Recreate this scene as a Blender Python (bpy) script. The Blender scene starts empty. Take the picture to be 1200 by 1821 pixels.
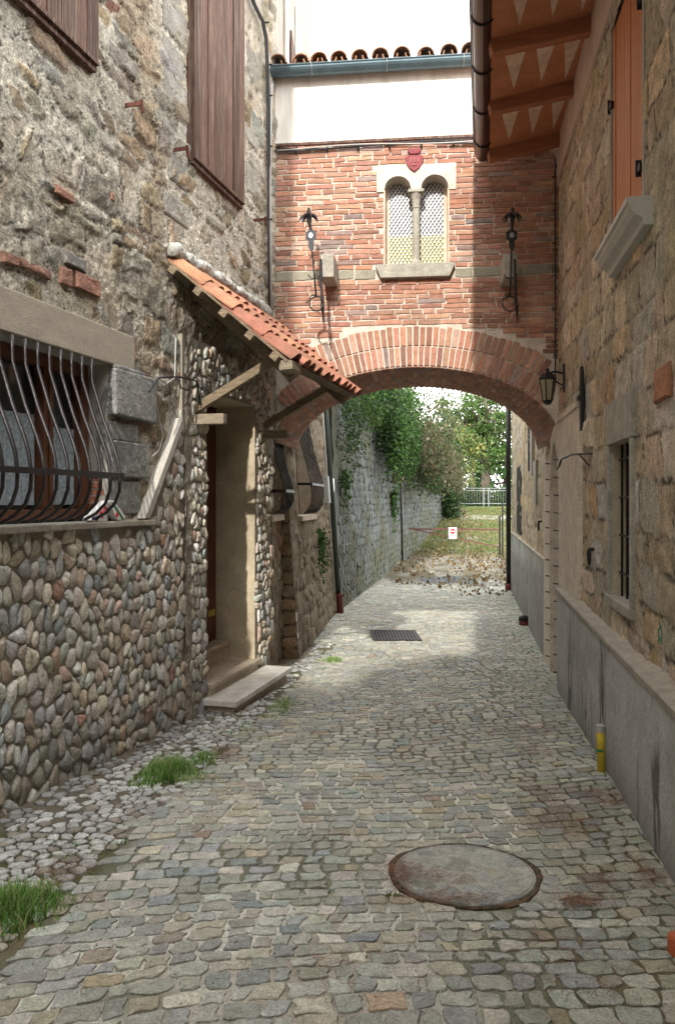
import bpy, math, random
import numpy as np
from mathutils import Vector

R = random.Random(11)
NR = np.random.default_rng(5)
scene = bpy.context.scene
col = scene.collection
F = 1400.0
CAMZ = 1.6

# ------------------------------------------------------------------ noise
def _h(ix, iy, s):
    v = np.sin(ix * 127.1 + iy * 311.7 + s * 74.7) * 43758.5453
    return v - np.floor(v)
def vnoise(x, y, s=0.0):
    x = np.asarray(x, float); y = np.asarray(y, float)
    ix = np.floor(x); iy = np.floor(y); fx = x - ix; fy = y - iy
    fx = fx * fx * (3 - 2 * fx); fy = fy * fy * (3 - 2 * fy)
    a = _h(ix, iy, s); b = _h(ix + 1, iy, s); c = _h(ix, iy + 1, s); d = _h(ix + 1, iy + 1, s)
    return (a * (1 - fx) + b * fx) * (1 - fy) + (c * (1 - fx) + d * fx) * fy
def fbm(x, y, s=0.0, o=4):
    t = 0; a = 0.5; n = 0
    for i in range(o):
        t = t + a * vnoise(x * 2 ** i, y * 2 ** i, s + i * 3.1); n += a; a *= 0.5
    return t / n

# ------------------------------------------------------------------ frames
class Frame:
    """a wall line: u runs along it, z up, w out of the wall towards the street"""
    def __init__(s, pts, side, batter=0.0, z0=0.0):
        s.p = np.array(pts, float); d = np.diff(s.p, axis=0); L = np.hypot(d[:, 0], d[:, 1])
        s.L = np.concatenate([[0], np.cumsum(L)]); t = d / L[:, None]
        n = np.stack([t[:, 1], -t[:, 0]], 1) * side
        vn = [n[0]] + [(n[i] + n[i + 1]) / 2 for i in range(len(n) - 1)] + [n[-1]]
        s.n = np.array(vn); s.n /= np.linalg.norm(s.n, axis=1)[:, None]
        s.t = t; s.k = batter; s.z0 = z0
    def P(s, u, z, w):
        u, z, w = np.broadcast_arrays(np.asarray(u, float), np.asarray(z, float), np.asarray(w, float))
        w = w - s.k * (z - s.z0)
        uc = np.clip(u, 0, s.L[-1]); e = u - uc
        x = np.interp(uc, s.L, s.p[:, 0]); y = np.interp(uc, s.L, s.p[:, 1])
        te = np.where((e < 0)[..., None], s.t[0], s.t[-1]) * e[..., None]
        nx = np.interp(uc, s.L, s.n[:, 0]); ny = np.interp(uc, s.L, s.n[:, 1])
        return np.stack([x + te[..., 0] + nx * w, y + te[..., 1] + ny * w, z], -1)
    def pt(s, u, z, w=0.0):
        return Vector(s.P(u, z, w).tolist())
    def pix(s, px, py=None, w=0.0):
        """u (and z) where the line of sight of photo pixel px,py meets the wall"""
        o = s.p[0] + s.n[0] * w; t = s.t[0]; k = (px - 600) / F
        u = (k * o[1] - o[0]) / (t[0] - k * t[1])
        if py is None: return u
        return u, CAMZ - (py - 890) / F * (o[1] + u * t[1])
    def ud(s, d): return (d - s.p[0][1]) / s.t[0][1]

bL = 0.2755
LW = Frame([(-3.237 + bL * -14, -14), (-0.72, 9.136)], 1)
RWb = 0.156
RWa = 1.097
RW = Frame([(RWa + RWb * -14, -14), (RWa + RWb * 8.8, 8.8), (RWa + RWb * 8.8 + .1727 * 10.7, 19.5)], -1)
AF = Frame([(-0.72, 9.14), (RWa + RWb * 8.8, 8.8)], 1)
AW = AF.L[-1]
REC = Frame([(-0.86, 8.85), (-0.73, 10.3)], 1)
BAT = Frame([(-0.50, 10.3), (-0.26, 12.5), (-0.03, 15.2)], 1, batter=0.067, z0=-.55)
RET = Frame([(-0.02, 15.2), (0.9, 20.6), (2.0, 27), (3.55, 34), (5.6, 42)], 1)

gd = np.array([-60, -14, 0, 10, 15, 20, 27, 31, 35, 44, 48, 60, 75, 120, 400, 900.])
gz = np.array([.6, .6, 0, -.45, -.56, -.62, -.66, -.60, -.2, .85, 1.22, 1.3, -3, -18, -40, -40.])
def gnd(d): return np.interp(d, gd, gz)
class Ground:
    def P(s, x, d, w):
        x, d, w = np.broadcast_arrays(np.asarray(x, float), np.asarray(d, float), np.asarray(w, float))
        return np.stack([x, d, gnd(d) + w], -1)
GR = Ground()
def gpix(px, py):
    k = (py - 890) / F; d = 5.0
    for i in range(60): d = (CAMZ - gnd(d)) / k * .5 + d * .5
    return (px - 600) / F * d, float(d)

# ------------------------------------------------------------------ materials
def mat(name, color=(.5, .5, .5), attr=False, rough=.85, n_scale=6, n_amt=.25, f_scale=40, f_amt=.15,
        bump=.3, b_scale=30, b_dist=.02, metal=0, stretch=(1, 1, 1), tint=None, tint_amt=0, tint_scale=1.2, spec=.3, coat=0, transl=0, emis=None):
    m = bpy.data.materials.new(name); m.use_nodes = True
    nt = m.node_tree; N = nt.nodes; L = nt.links
    bs = N['Principled BSDF']; out = N['Material Output']
    bs.inputs['Roughness'].default_value = rough; bs.inputs['Metallic'].default_value = metal
    bs.inputs['Specular IOR Level'].default_value = spec
    if coat: bs.inputs['Coat Weight'].default_value = coat; bs.inputs['Coat Roughness'].default_value = .1
    tc = N.new('ShaderNodeTexCoord'); mp = N.new('ShaderNodeMapping'); mp.inputs['Scale'].default_value = stretch
    L.new(tc.outputs['Object'], mp.inputs['Vector'])
    if attr:
        a = N.new('ShaderNodeAttribute'); a.attribute_name = 'Col'; src = a.outputs['Color']
    else:
        a = N.new('ShaderNodeRGB'); a.outputs[0].default_value = (*color, 1); src = a.outputs[0]
    def noise(sc, det=6):
        n = N.new('ShaderNodeTexNoise'); n.inputs['Scale'].default_value = sc; n.inputs['Detail'].default_value = det
        n.inputs['Roughness'].default_value = .65
        L.new(mp.outputs[0], n.inputs['Vector']); return n
    def mul(src, sc, amt):
        n = noise(sc); mr = N.new('ShaderNodeMapRange'); mr.inputs[1].default_value = .3; mr.inputs[2].default_value = .7
        mr.inputs[3].default_value = 1 - amt; mr.inputs[4].default_value = 1 + amt
        L.new(n.outputs[0], mr.inputs[0])
        v = N.new('ShaderNodeVectorMath'); v.operation = 'SCALE'; L.new(src, v.inputs[0]); L.new(mr.outputs[0], v.inputs['Scale'])
        return v.outputs[0]
    if tint:
        n = noise(tint_scale, 5); cr = N.new('ShaderNodeMapRange'); cr.inputs[1].default_value = .45; cr.inputs[2].default_value = .65
        cr.inputs[3].default_value = 0; cr.inputs[4].default_value = tint_amt
        L.new(n.outputs[0], cr.inputs[0]); mx = N.new('ShaderNodeMixRGB'); L.new(cr.outputs[0], mx.inputs[0]); L.new(src, mx.inputs[1])
        mx.inputs[2].default_value = (*tint, 1); src = mx.outputs[0]
    if n_amt: src = mul(src, n_scale, n_amt)
    if f_amt: src = mul(src, f_scale, f_amt)
    L.new(src, bs.inputs['Base Color'])
    if bump:
        n = noise(b_scale, 8); b = N.new('ShaderNodeBump'); b.inputs['Strength'].default_value = bump; b.inputs['Distance'].default_value = b_dist
        L.new(n.outputs[0], b.inputs['Height']); L.new(b.outputs[0], bs.inputs['Normal'])
    if transl:
        t = N.new('ShaderNodeBsdfTranslucent'); L.new(src, t.inputs[0]); ms = N.new('ShaderNodeMixShader'); ms.inputs[0].default_value = transl
        L.new(bs.outputs[0], ms.inputs[1]); L.new(t.outputs[0], ms.inputs[2]); L.new(ms.outputs[0], out.inputs[0])
    return m

M = {}
M['stone'] = mat('rough_stone', attr=True, n_scale=9, n_amt=.28, f_scale=60, f_amt=.25, bump=.9, b_scale=28, b_dist=.03, tint=(.10, .085, .065), tint_amt=.35)
M['rubble'] = mat('rubble_masonry', attr=True, rough=.95, n_scale=18, n_amt=.32, f_scale=70, f_amt=.5, bump=1.0, b_scale=42, b_dist=.035, tint=(.19, .155, .115), tint_amt=.25, spec=.12)
M['rubbleR'] = mat('brown_rubble_masonry', attr=True, rough=.95, n_scale=14, n_amt=.25, f_scale=75, f_amt=.45, bump=1.0, b_scale=60, b_dist=.02, tint=(.36, .27, .17), tint_amt=.3, spec=.12)
M['stoneR'] = mat('brown_stone', attr=True, n_scale=8, n_amt=.25, f_scale=50, f_amt=.2, bump=.9, b_scale=20, b_dist=.035, tint=(.13, .095, .06), tint_amt=.45, tint_scale=1.5)
M['cobble'] = mat('cobble_stone', attr=True, rough=.7, n_scale=20, n_amt=.24, f_scale=95, f_amt=.36, bump=.9, b_scale=60, b_dist=.012, spec=.3, tint=(.33, .335, .30), tint_amt=.3, tint_scale=1.6)
M['joint'] = mat('sandy_joint', attr=True, rough=.95, n_scale=12, n_amt=.25, f_scale=90, f_amt=.35, bump=.9, b_scale=90, b_dist=.012)
M['pebble'] = mat('river_pebble', attr=True, rough=.75, n_scale=22, n_amt=.28, f_scale=80, f_amt=.28, bump=.7, b_scale=40, b_dist=.014, spec=.25)
M['brick'] = mat('brick', attr=True, n_scale=14, n_amt=.22, f_scale=70, f_amt=.22, bump=.7, b_scale=45, b_dist=.012)
M['mortar'] = mat('mortar', attr=True, n_scale=10, n_amt=.18, f_scale=70, f_amt=.2, bump=.8, b_scale=50, b_dist=.015)
M['plaster'] = mat('white_plaster', (.72, .71, .68), n_scale=2, n_amt=.08, f_amt=.04, bump=.2, tint=(.52, .48, .42), tint_amt=.5, tint_scale=2.5, stretch=(3, 3, .6))
M['plaster_old'] = mat('old_plaster', (.50, .43, .31), n_scale=3, n_amt=.22, f_scale=40, f_amt=.15, bump=.6, b_scale=60, b_dist=.01, tint=(.2, .16, .11), tint_amt=.5)
M['plaster_grey'] = mat('grey_plaster', (.43, .41, .37), n_scale=3, n_amt=.18, f_amt=.1, bump=.4, tint=(.25, .22, .18), tint_amt=.5)
M['plaster_eave'] = mat('eave_plaster', (.55, .45, .37), n_scale=3, n_amt=.1, f_amt=.06, bump=.15)
M['cement'] = mat('grey_cement_render', attr=True, n_scale=4, n_amt=.14, f_scale=35, f_amt=.08, bump=.8, b_scale=22, b_dist=.02, tint=(.22, .22, .21), tint_amt=.35, tint_scale=1.3)
M['coping'] = mat('concrete_coping', (.40, .365, .31), n_scale=5, n_amt=.2, f_amt=.15, bump=.5, tint=(.26, .24, .18), tint_amt=.5)
M['trim'] = mat('dressed_stone', (.64, .56, .46), n_scale=7, n_amt=.2, f_scale=50, f_amt=.2, bump=.6, b_scale=40, b_dist=.012, tint=(.48, .38, .29), tint_amt=.4)
M['trim_grey'] = mat('grey_dressed_stone', (.36, .34, .29), n_scale=9, n_amt=.25, f_scale=60, f_amt=.25, bump=.7, b_scale=45, b_dist=.012)
M['trim_light'] = mat('pale_dressed_stone', (.55, .51, .44), n_scale=9, n_amt=.2, f_scale=60, f_amt=.25, bump=.6, b_scale=45, b_dist=.01)
M['quoin'] = mat('dark_block', (.26, .26, .25), n_scale=12, n_amt=.4, f_scale=60, f_amt=.3, bump=1, b_scale=30, b_dist=.03)
M['lintel'] = mat('concrete_lintel', (.36, .315, .26), n_scale=5, n_amt=.15, f_scale=60, f_amt=.15, bump=.6, b_scale=60, b_dist=.01, stretch=(1, 1, 2.5))
M['marble'] = mat('step_marble', (.68, .66, .62), rough=.5, n_scale=4, n_amt=.15, f_scale=30, f_amt=.1, bump=.15, tint=(.32, .28, .22), tint_amt=.5, tint_scale=3)
M['step'] = mat('step_stone', (.50, .43, .34), n_scale=5, n_amt=.2, f_scale=40, f_amt=.15, bump=.3, tint=(.22, .17, .12), tint_amt=.5)
M['oldwood'] = mat('weathered_timber', (.27, .21, .145), n_scale=5, n_amt=.35, f_scale=22, f_amt=.35, bump=.9, b_scale=20, b_dist=.02, stretch=(1.5, 1.5, 8))
M['stubwood'] = mat('grey_timber', (.30, .25, .185), n_scale=6, n_amt=.25, f_scale=25, f_amt=.3, bump=.8, b_scale=25, b_dist=.015, stretch=(1, 4, 8))
M['shutter'] = mat('brown_shutter_wood', attr=True, rough=.75, n_scale=7, n_amt=.35, f_scale=26, f_amt=.5, bump=.7, b_scale=30, b_dist=.008, stretch=(9, 9, .4), tint=(.27, .21, .17), tint_amt=.5, tint_scale=3.5)
M['redwood'] = mat('red_brown_door_wood', (.10, .035, .022), rough=.5, n_scale=4, n_amt=.2, f_scale=22, f_amt=.2, bump=.2, stretch=(5, 5, .5))
M['frame'] = mat('brown_window_frame', (.13, .055, .03), rough=.5, n_scale=4, n_amt=.2, f_amt=.15, bump=.15, stretch=(4, 4, .6))
M['orange'] = mat('orange_shutter_wood', (.52, .20, .085), rough=.5, n_scale=4, n_amt=.15, f_scale=22, f_amt=.16, bump=.2, b_scale=20, stretch=(6, 6, .4))
M['soffit'] = mat('terracotta_soffit', (.46, .20, .105), n_scale=5, n_amt=.15, f_amt=.1, bump=.15)
M['rafter'] = mat('rafter_timber', (.36, .15, .08), n_scale=4, n_amt=.2, f_amt=.15, bump=.3, stretch=(.7, 4, 4))
M['cream'] = mat('cream_paint', (.66, .55, .44), n_scale=6, n_amt=.15, f_amt=.12, bump=.1, tint=(.5, .28, .17), tint_amt=.5, tint_scale=9)
M['iron'] = mat('wrought_iron', (.022, .020, .022), rough=.45, n_amt=.3, f_amt=.2, bump=.3, metal=.5, spec=.5)
M['grille'] = mat('grille_iron', (.05, .046, .048), rough=.4, n_amt=.3, f_amt=.2, bump=.2, metal=.6, spec=.5)
M['rust'] = mat('rusty_iron', (.10, .035, .025), rough=.7, n_amt=.4, f_amt=.3, bump=.4)
M['zinc'] = mat('blue_grey_gutter_metal', (.10, .15, .18), rough=.4, metal=.4, n_amt=.2, f_amt=.1, bump=.05)
M['brown_metal'] = mat('brown_gutter_metal', (.07, .035, .03), rough=.3, metal=.3, n_amt=.15, f_amt=.05, bump=.03, spec=.6)
M['terra'] = mat('roof_tile_terracotta', attr=True, n_scale=7, n_amt=.25, f_scale=50, f_amt=.2, bump=.5, b_scale=50, b_dist=.008, tint=(.20, .13, .095), tint_amt=.5, tint_scale=5)
M['oldtile'] = mat('old_roof_tile', (.32, .17, .10), n_scale=9, n_amt=.4, f_scale=50, f_amt=.2, bump=.6, tint=(.1, .08, .06), tint_amt=.6)
M['foam'] = mat('pale_fluffy_mortar', (.62, .62, .59), n_scale=20, n_amt=.1, f_amt=.08, bump=1, b_scale=45, b_dist=.03)
M['cable'] = mat('dark_cable', (.03, .03, .035), rough=.5, n_amt=.1, f_amt=0, bump=0)
M['wcable'] = mat('grey_cable', (.40, .39, .37), rough=.5, n_amt=.1, f_amt=0, bump=0)
M['glass'] = mat('dark_glass', (.035, .045, .05), rough=.08, n_amt=.2, f_amt=0, bump=0, spec=.6)
M['dark'] = mat('dark_interior', (.012, .01, .01), rough=.9, n_amt=0, f_amt=0, bump=0)
M['curtain'] = mat('lace_curtain', (.32, .38, .42), n_scale=30, n_amt=.25, f_scale=60, f_amt=.3, bump=.3)
M['lampglass'] = mat('milky_lamp_glass', (.42, .38, .26), rough=.3, n_amt=.1, f_amt=0, bump=0, transl=.3)
M['crest'] = mat('red_glazed_crest', (.20, .02, .03), rough=.35, n_scale=25, n_amt=.35, f_amt=.2, bump=.5, b_scale=40)
M['pane'] = mat('pale_leaded_glass', attr=True, rough=.25, n_scale=15, n_amt=.15, f_amt=.05, bump=.1)
M['lead'] = mat('window_lead', (.05, .055, .068), rough=.6, n_amt=.2, f_amt=0, bump=0)
M['yellow'] = mat('yellow_pipe_plastic', (.62, .46, .04), rough=.45, n_scale=8, n_amt=.12, f_amt=.06, bump=.08, tint=(.35, .26, .06), tint_amt=.5, tint_scale=6)
M['redpipe'] = mat('red_brown_pipe', (.15, .03, .025), rough=.5, n_amt=.2, f_amt=.1, bump=.1)
M['greenpipe'] = mat('dark_green_pipe', (.05, .065, .055), rough=.4, metal=.3, n_amt=.2, f_amt=.1, bump=.05)
M['blackpipe'] = mat('black_pipe', (.018, .016, .016), rough=.4, n_amt=.2, f_amt=.1, bump=.05)
M['leaf'] = mat('leaf', attr=True, rough=.6, n_amt=.15, f_amt=0, bump=0, transl=.35)
M['bark'] = mat('bark', (.09, .075, .055), n_scale=8, n_amt=.3, f_amt=.3, bump=1, b_scale=14, stretch=(3, 3, .7))
M['grass'] = mat('grass_blade', attr=True, rough=.6, n_amt=.15, f_amt=0, bump=0, transl=.35)
M['needle'] = mat('dry_needle', attr=True, rough=.8, n_amt=.2, f_amt=0, bump=0)
M['concrete'] = mat('manhole_concrete', (.36, .355, .32), rough=.75, n_scale=7, n_amt=.22, f_scale=60, f_amt=.2, bump=.6, b_scale=50, b_dist=.012, tint=(.22, .20, .16), tint_amt=.6, tint_scale=5)
M['moss'] = mat('moss', (.075, .07, .04), n_scale=20, n_amt=.5, f_scale=70, f_amt=.4, bump=1, b_scale=60, b_dist=.02, tint=(.20, .11, .07), tint_amt=.8, tint_scale=9)
M['galv'] = mat('galvanised_rail', (.30, .32, .34), rough=.4, metal=.5, n_amt=.1, f_amt=0, bump=0)
M['gate'] = mat('red_brown_gate_paint', (.13, .045, .045), rough=.6, n_scale=5, n_amt=.3, f_amt=.15, bump=.1)
M['white'] = mat('white_sign_paint', (.75, .75, .76), rough=.4, n_amt=.05, f_amt=0, bump=0)
M['red'] = mat('red_sign_paint', (.55, .02, .03), rough=.4, n_amt=.05, f_amt=0, bump=0)
M['green'] = mat('green_print', (.03, .22, .07), rough=.4, n_amt=.05, f_amt=0, bump=0)
M['navy'] = mat('dark_blue_print', (.02, .025, .09), rough=.4, n_amt=.05, f_amt=0, bump=0)
M['teal'] = mat('faded_green_spray_paint', (.05, .24, .18), rough=.8, n_amt=.4, f_amt=.4, bump=.2)
M['winestone'] = mat('wine_box', (.4, .42, .43), rough=.5, n_amt=.1, f_amt=.05, bump=.05)

# ------------------------------------------------------------------ mesh builder
class MB:
    def __init__(s): s.V = []; s.C = []; s.F = []; s.n = 0; s.dark = False
    def add(s, v, f, c=(.5, .5, .5)):
        v = np.asarray(v, float).reshape(-1, 3); s.V.append(v)
        c = np.asarray(c, float)
        s.C.append(np.broadcast_to(c, (len(v), 3)) if c.ndim == 1 else c)
        n = s.n; s.F.extend([tuple(i + n for i in q) for q in f]); s.n += len(v)
    def box(s, fr, u0, u1, z0, z1, w0, w1, c=(.5, .5, .5), jit=0):
        v = fr.P(np.array([u0, u1, u1, u0] * 2), np.array([z0, z0, z1, z1] * 2), np.array([w0] * 4 + [w1] * 4))
        if jit: v = v + NR.normal(0, jit, v.shape)
        s.add(v, [(0, 3, 2, 1), (4, 5, 6, 7), (0, 1, 5, 4), (1, 2, 6, 5), (2, 3, 7, 6), (3, 0, 4, 7)], c)
    def bar(s, a, b, wx, wy, up=(0, 0, 1), c=(.5, .5, .5)):
        a = Vector(a); b = Vector(b); d = (b - a).normalized(); up = Vector(up)
        x = d.cross(up)
        if x.length < 1e-4: x = d.cross(Vector((0, 1, 0)))
        x.normalize(); y = x.cross(d)
        v = []
        for p in (a, b):
            for sx, sy in ((-1, -1), (1, -1), (1, 1), (-1, 1)): v.append(p + x * sx * wx / 2 + y * sy * wy / 2)
        s.add([list(q) for q in v], [(0, 3, 2, 1), (4, 5, 6, 7), (0, 1, 5, 4), (1, 2, 6, 5), (2, 3, 7, 6), (3, 0, 4, 7)], c)
    def tube(s, pts, r, n=8, c=(.5, .5, .5), caps=True):
        pts = [Vector(p) for p in pts]; rr = r if hasattr(r, '__len__') else [r] * len(pts); V = []; x = None
        for i, p in enumerate(pts):
            d = (pts[min(i + 1, len(pts) - 1)] - pts[max(i - 1, 0)]).normalized()
            if x is None:
                x = d.cross(Vector((0, 0, 1)))
                if x.length < 1e-3: x = d.cross(Vector((0, 1, 0)))
            x = (x - d * x.dot(d)).normalized(); y = d.cross(x)
            for k in range(n):
                a = 2 * math.pi * k / n; V.append(list(p + (x * math.cos(a) + y * math.sin(a)) * rr[i]))
        f = []
        for i in range(len(pts) - 1):
            for k in range(n): f.append((i * n + k, i * n + (k + 1) % n, (i + 1) * n + (k + 1) % n, (i + 1) * n + k))
        if caps: f.append(tuple(range(n - 1, -1, -1))); f.append(tuple((len(pts) - 1) * n + k for k in range(n)))
        s.add(V, f, c)
    def lathe(s, ctr, prof, n=16, c=(.5, .5, .5)):
        V = []; f = []
        for r, z in prof:
            for k in range(n):
                a = 2 * math.pi * k / n; V.append((ctr[0] + r * math.cos(a), ctr[1] + r * math.sin(a), ctr[2] + z))
        for i in range(len(prof) - 1):
            for k in range(n): f.append((i * n + k, i * n + (k + 1) % n, (i + 1) * n + (k + 1) % n, (i + 1) * n + k))
        f.append(tuple(range(n - 1, -1, -1))); f.append(tuple((len(prof) - 1) * n + k for k in range(n)))
        s.add(V, f, c)
    def prism(s, fr, poly, w0, w1, c=(.5, .5, .5)):
        n = len(poly); u = np.array([p[0] for p in poly] * 2); z = np.array([p[1] for p in poly] * 2)
        v = fr.P(u, z, np.array([w0] * n + [w1] * n))
        s.add(v, [tuple(range(n - 1, -1, -1)), tuple(range(n, 2 * n))] + [(i, (i + 1) % n, n + (i + 1) % n, n + i) for i in range(n)], c)
    def sheet(s, fr, us, zs, hfun, cfun, skip=None):
        U, Z = np.meshgrid(us, zs); W = hfun(U, Z); v = fr.P(U, Z, W).reshape(-1, 3)
        c = cfun(U, Z).reshape(-1, 3); nu = len(us); f = []
        um = (us[:-1] + us[1:]) / 2; zm = (zs[:-1] + zs[1:]) / 2
        UM, ZM = np.meshgrid(um, zm); sk = skip(UM, ZM) if skip else np.zeros(UM.shape, bool)
        jj, ii = np.nonzero(~sk); a = jj * nu + ii
        q = np.stack([a, a + 1, a + nu + 1, a + nu], 1); s.add(v, q.tolist(), c)
    def stone(s, fr, poly, h, gap, ch, prof, c, base=0.0, nz=.08, tilt=.0, clamp=None, edge=.55):
        p = np.asarray(poly); ctr = p.mean(0); r = np.hypot(*(p - ctr).T)[:, None]
        p = ctr + (p - ctr) * np.clip(1 - gap / np.maximum(r, 1e-6), .25, 1)
        for _ in range(ch):
            q = np.roll(p, -1, 0); p = np.stack([p * .75 + q * .25, p * .25 + q * .75], 1).reshape(-1, 2)
        p = p + NR.normal(0, gap * .25 + .0015, p.shape)
        if clamp is not None: p = clamp(p)
        n = len(p); V = []; tx, ty = NR.normal(0, tilt, 2)
        for sc, hf in prof:
            q = ctr + (p - ctr) * sc
            w = h * hf * (1 + NR.normal(0, nz, n)) + base + (q[:, 0] - ctr[0]) * tx + (q[:, 1] - ctr[1]) * ty
            V.append(fr.P(q[:, 0], q[:, 1], w))
        V.append(fr.P(ctr[0], ctr[1], base + h * 1.02)[None])
        V = np.concatenate(V); k = len(prof); f = []
        for j in range(k - 1):
            for i in range(n): f.append((j * n + i, j * n + (i + 1) % n, (j + 1) * n + (i + 1) % n, (j + 1) * n + i))
        for i in range(n): f.append(((k - 1) * n + i, (k - 1) * n + (i + 1) % n, k * n))
        cc = np.asarray(c) * np.ones((len(V), 3)) * (.9 + .2 * NR.random((len(V), 1))); cc[:n] *= edge; cc[n:2 * n] *= .5 + .5 * edge + .1
        s.add(V, f, cc)
    def build(s, name, m, parent=None, smooth=False, bevel=0, at=None):
        V = np.concatenate(s.V); C = np.concatenate(s.C)
        off = np.zeros(3)
        if parent is not None: off = np.array(parent['_o'])
        elif at is not None: off = np.array(at, float)
        me = bpy.data.meshes.new(name); me.from_pydata((V - off).tolist(), [], s.F); me.update()
        if m is M['shutter']: C = np.where(np.abs(C - .5).max(1, keepdims=True) < 1e-6, np.array([[.10, .05, .036]]), C)
        a = me.color_attributes.new('Col', 'FLOAT_COLOR', 'POINT')
        a.data.foreach_set('color', np.concatenate([C, np.ones((len(C), 1))], 1).astype(np.float32).ravel())
        me.materials.append(m)
        if smooth: me.polygons.foreach_set('use_smooth', [True] * len(me.polygons))
        o = bpy.data.objects.new(name, me); col.objects.link(o)
        if parent is not None: o.parent = parent
        else: o.location = off.tolist()
        o['_o'] = off.tolist()
        if bevel:
            b = o.modifiers.new('bevel', 'BEVEL'); b.width = bevel; b.segments = 2; b.limit_method = 'ANGLE'; b.harden_normals = False
        return o

def tag(o, label=None, cat=None, group=None, kind=None):
    if label: o['label'] = label
    if cat: o['category'] = cat
    if group: o['group'] = group
    if kind: o['kind'] = kind
    return o
def empty(name, loc, label=None, cat=None, group=None):
    o = bpy.data.objects.new(name, None); col.objects.link(o); o.location = [float(x) for x in loc]; o['_o'] = [float(x) for x in loc]
    o.empty_display_size = .2
    return tag(o, label, cat, group)

# ------------------------------------------------------------------ cells
def cells(pts, sx=1.0, sy=1.0, k=16, rad=None):
    """Voronoi cells of the points (anisotropic when sx != sy)"""
    P = np.asarray(pts) * [sx, sy]; n = len(P); out = []
    order = np.argsort(P[:, 1]); Ps = P[order]; ys = Ps[:, 1]
    area = (np.ptp(P[:, 0]) * np.ptp(P[:, 1]) / n) ** .5; rr = area * 2.6
    lo = np.searchsorted(ys, ys - rr); hi = np.searchsorted(ys, ys + rr)
    res = [None] * n; big = area * 1.5
    for i in range(n):
        c = Ps[i]; cand = Ps[lo[i]:hi[i]]; d = cand - c; dd = (d ** 2).sum(1)
        idx = np.argsort(dd)[1:k + 1]
        poly = [(c[0] - big, c[1] - big), (c[0] + big, c[1] - big), (c[0] + big, c[1] + big), (c[0] - big, c[1] + big)]
        for j in idx:
            dx, dy = d[j]; m = dd[j] / 2
            new = []; L = len(poly)
            vals = [(q[0] - c[0]) * dx + (q[1] - c[1]) * dy - m for q in poly]
            if max(vals) <= 0: continue
            for a in range(L):
                q, r = poly[a], poly[(a + 1) % L]; va, vb = vals[a], vals[(a + 1) % L]
                if va <= 0: new.append(q)
                if (va < 0) != (vb < 0):
                    t = va / (va - vb); new.append((q[0] + (r[0] - q[0]) * t, q[1] + (r[1] - q[1]) * t))
            poly = new
            if len(poly) < 3: break
        if len(poly) >= 3: res[order[i]] = np.array(poly) / [sx, sy]
    return res
def rows(u0, u1, z0, z1, hmin, hmax, lmin, lmax, jit=.15, slope=0):
    pts = []; z = z0
    while z < z1:
        h = R.uniform(hmin, hmax); u = u0 - R.uniform(0, lmax)
        while u < u1:
            l = R.uniform(lmin, lmax); pts.append((u + l / 2, z + h / 2 + R.uniform(-jit, jit) * h + slope * u)); u += l
        z += h
    return np.array(pts)
def scatter(u0, u1, z0, z1, su, sz, jit=.38):
    pts = []; j = 0; z = z0
    while z < z1:
        u = u0 + (j % 2) * su / 2
        while u < u1: pts.append((u + R.uniform(-jit, jit) * su, z + R.uniform(-jit, jit) * sz)); u += su
        z += sz; j += 1
    return np.array(pts)
def pick(pal):
    t = R.random() * sum(p[0] for p in pal)
    for w, c in pal:
        t -= w
        if t <= 0: break
    k = R.uniform(.78, 1.22)
    return np.array([c[0] * k * R.uniform(.94, 1.06), c[1] * k, c[2] * k * R.uniform(.92, 1.08)])
def lin(a, b, st): return np.linspace(a, b, max(2, int(round(abs(b - a) / st)) + 1))
def grid(a, b, st, cuts=()):
    xs = sorted(set([a, b] + [c for c in cuts if a < c < b])); r = []
    for i in range(len(xs) - 1): r += list(lin(xs[i], xs[i + 1], st))[:-1]
    return np.array(r + [xs[-1]])

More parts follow.
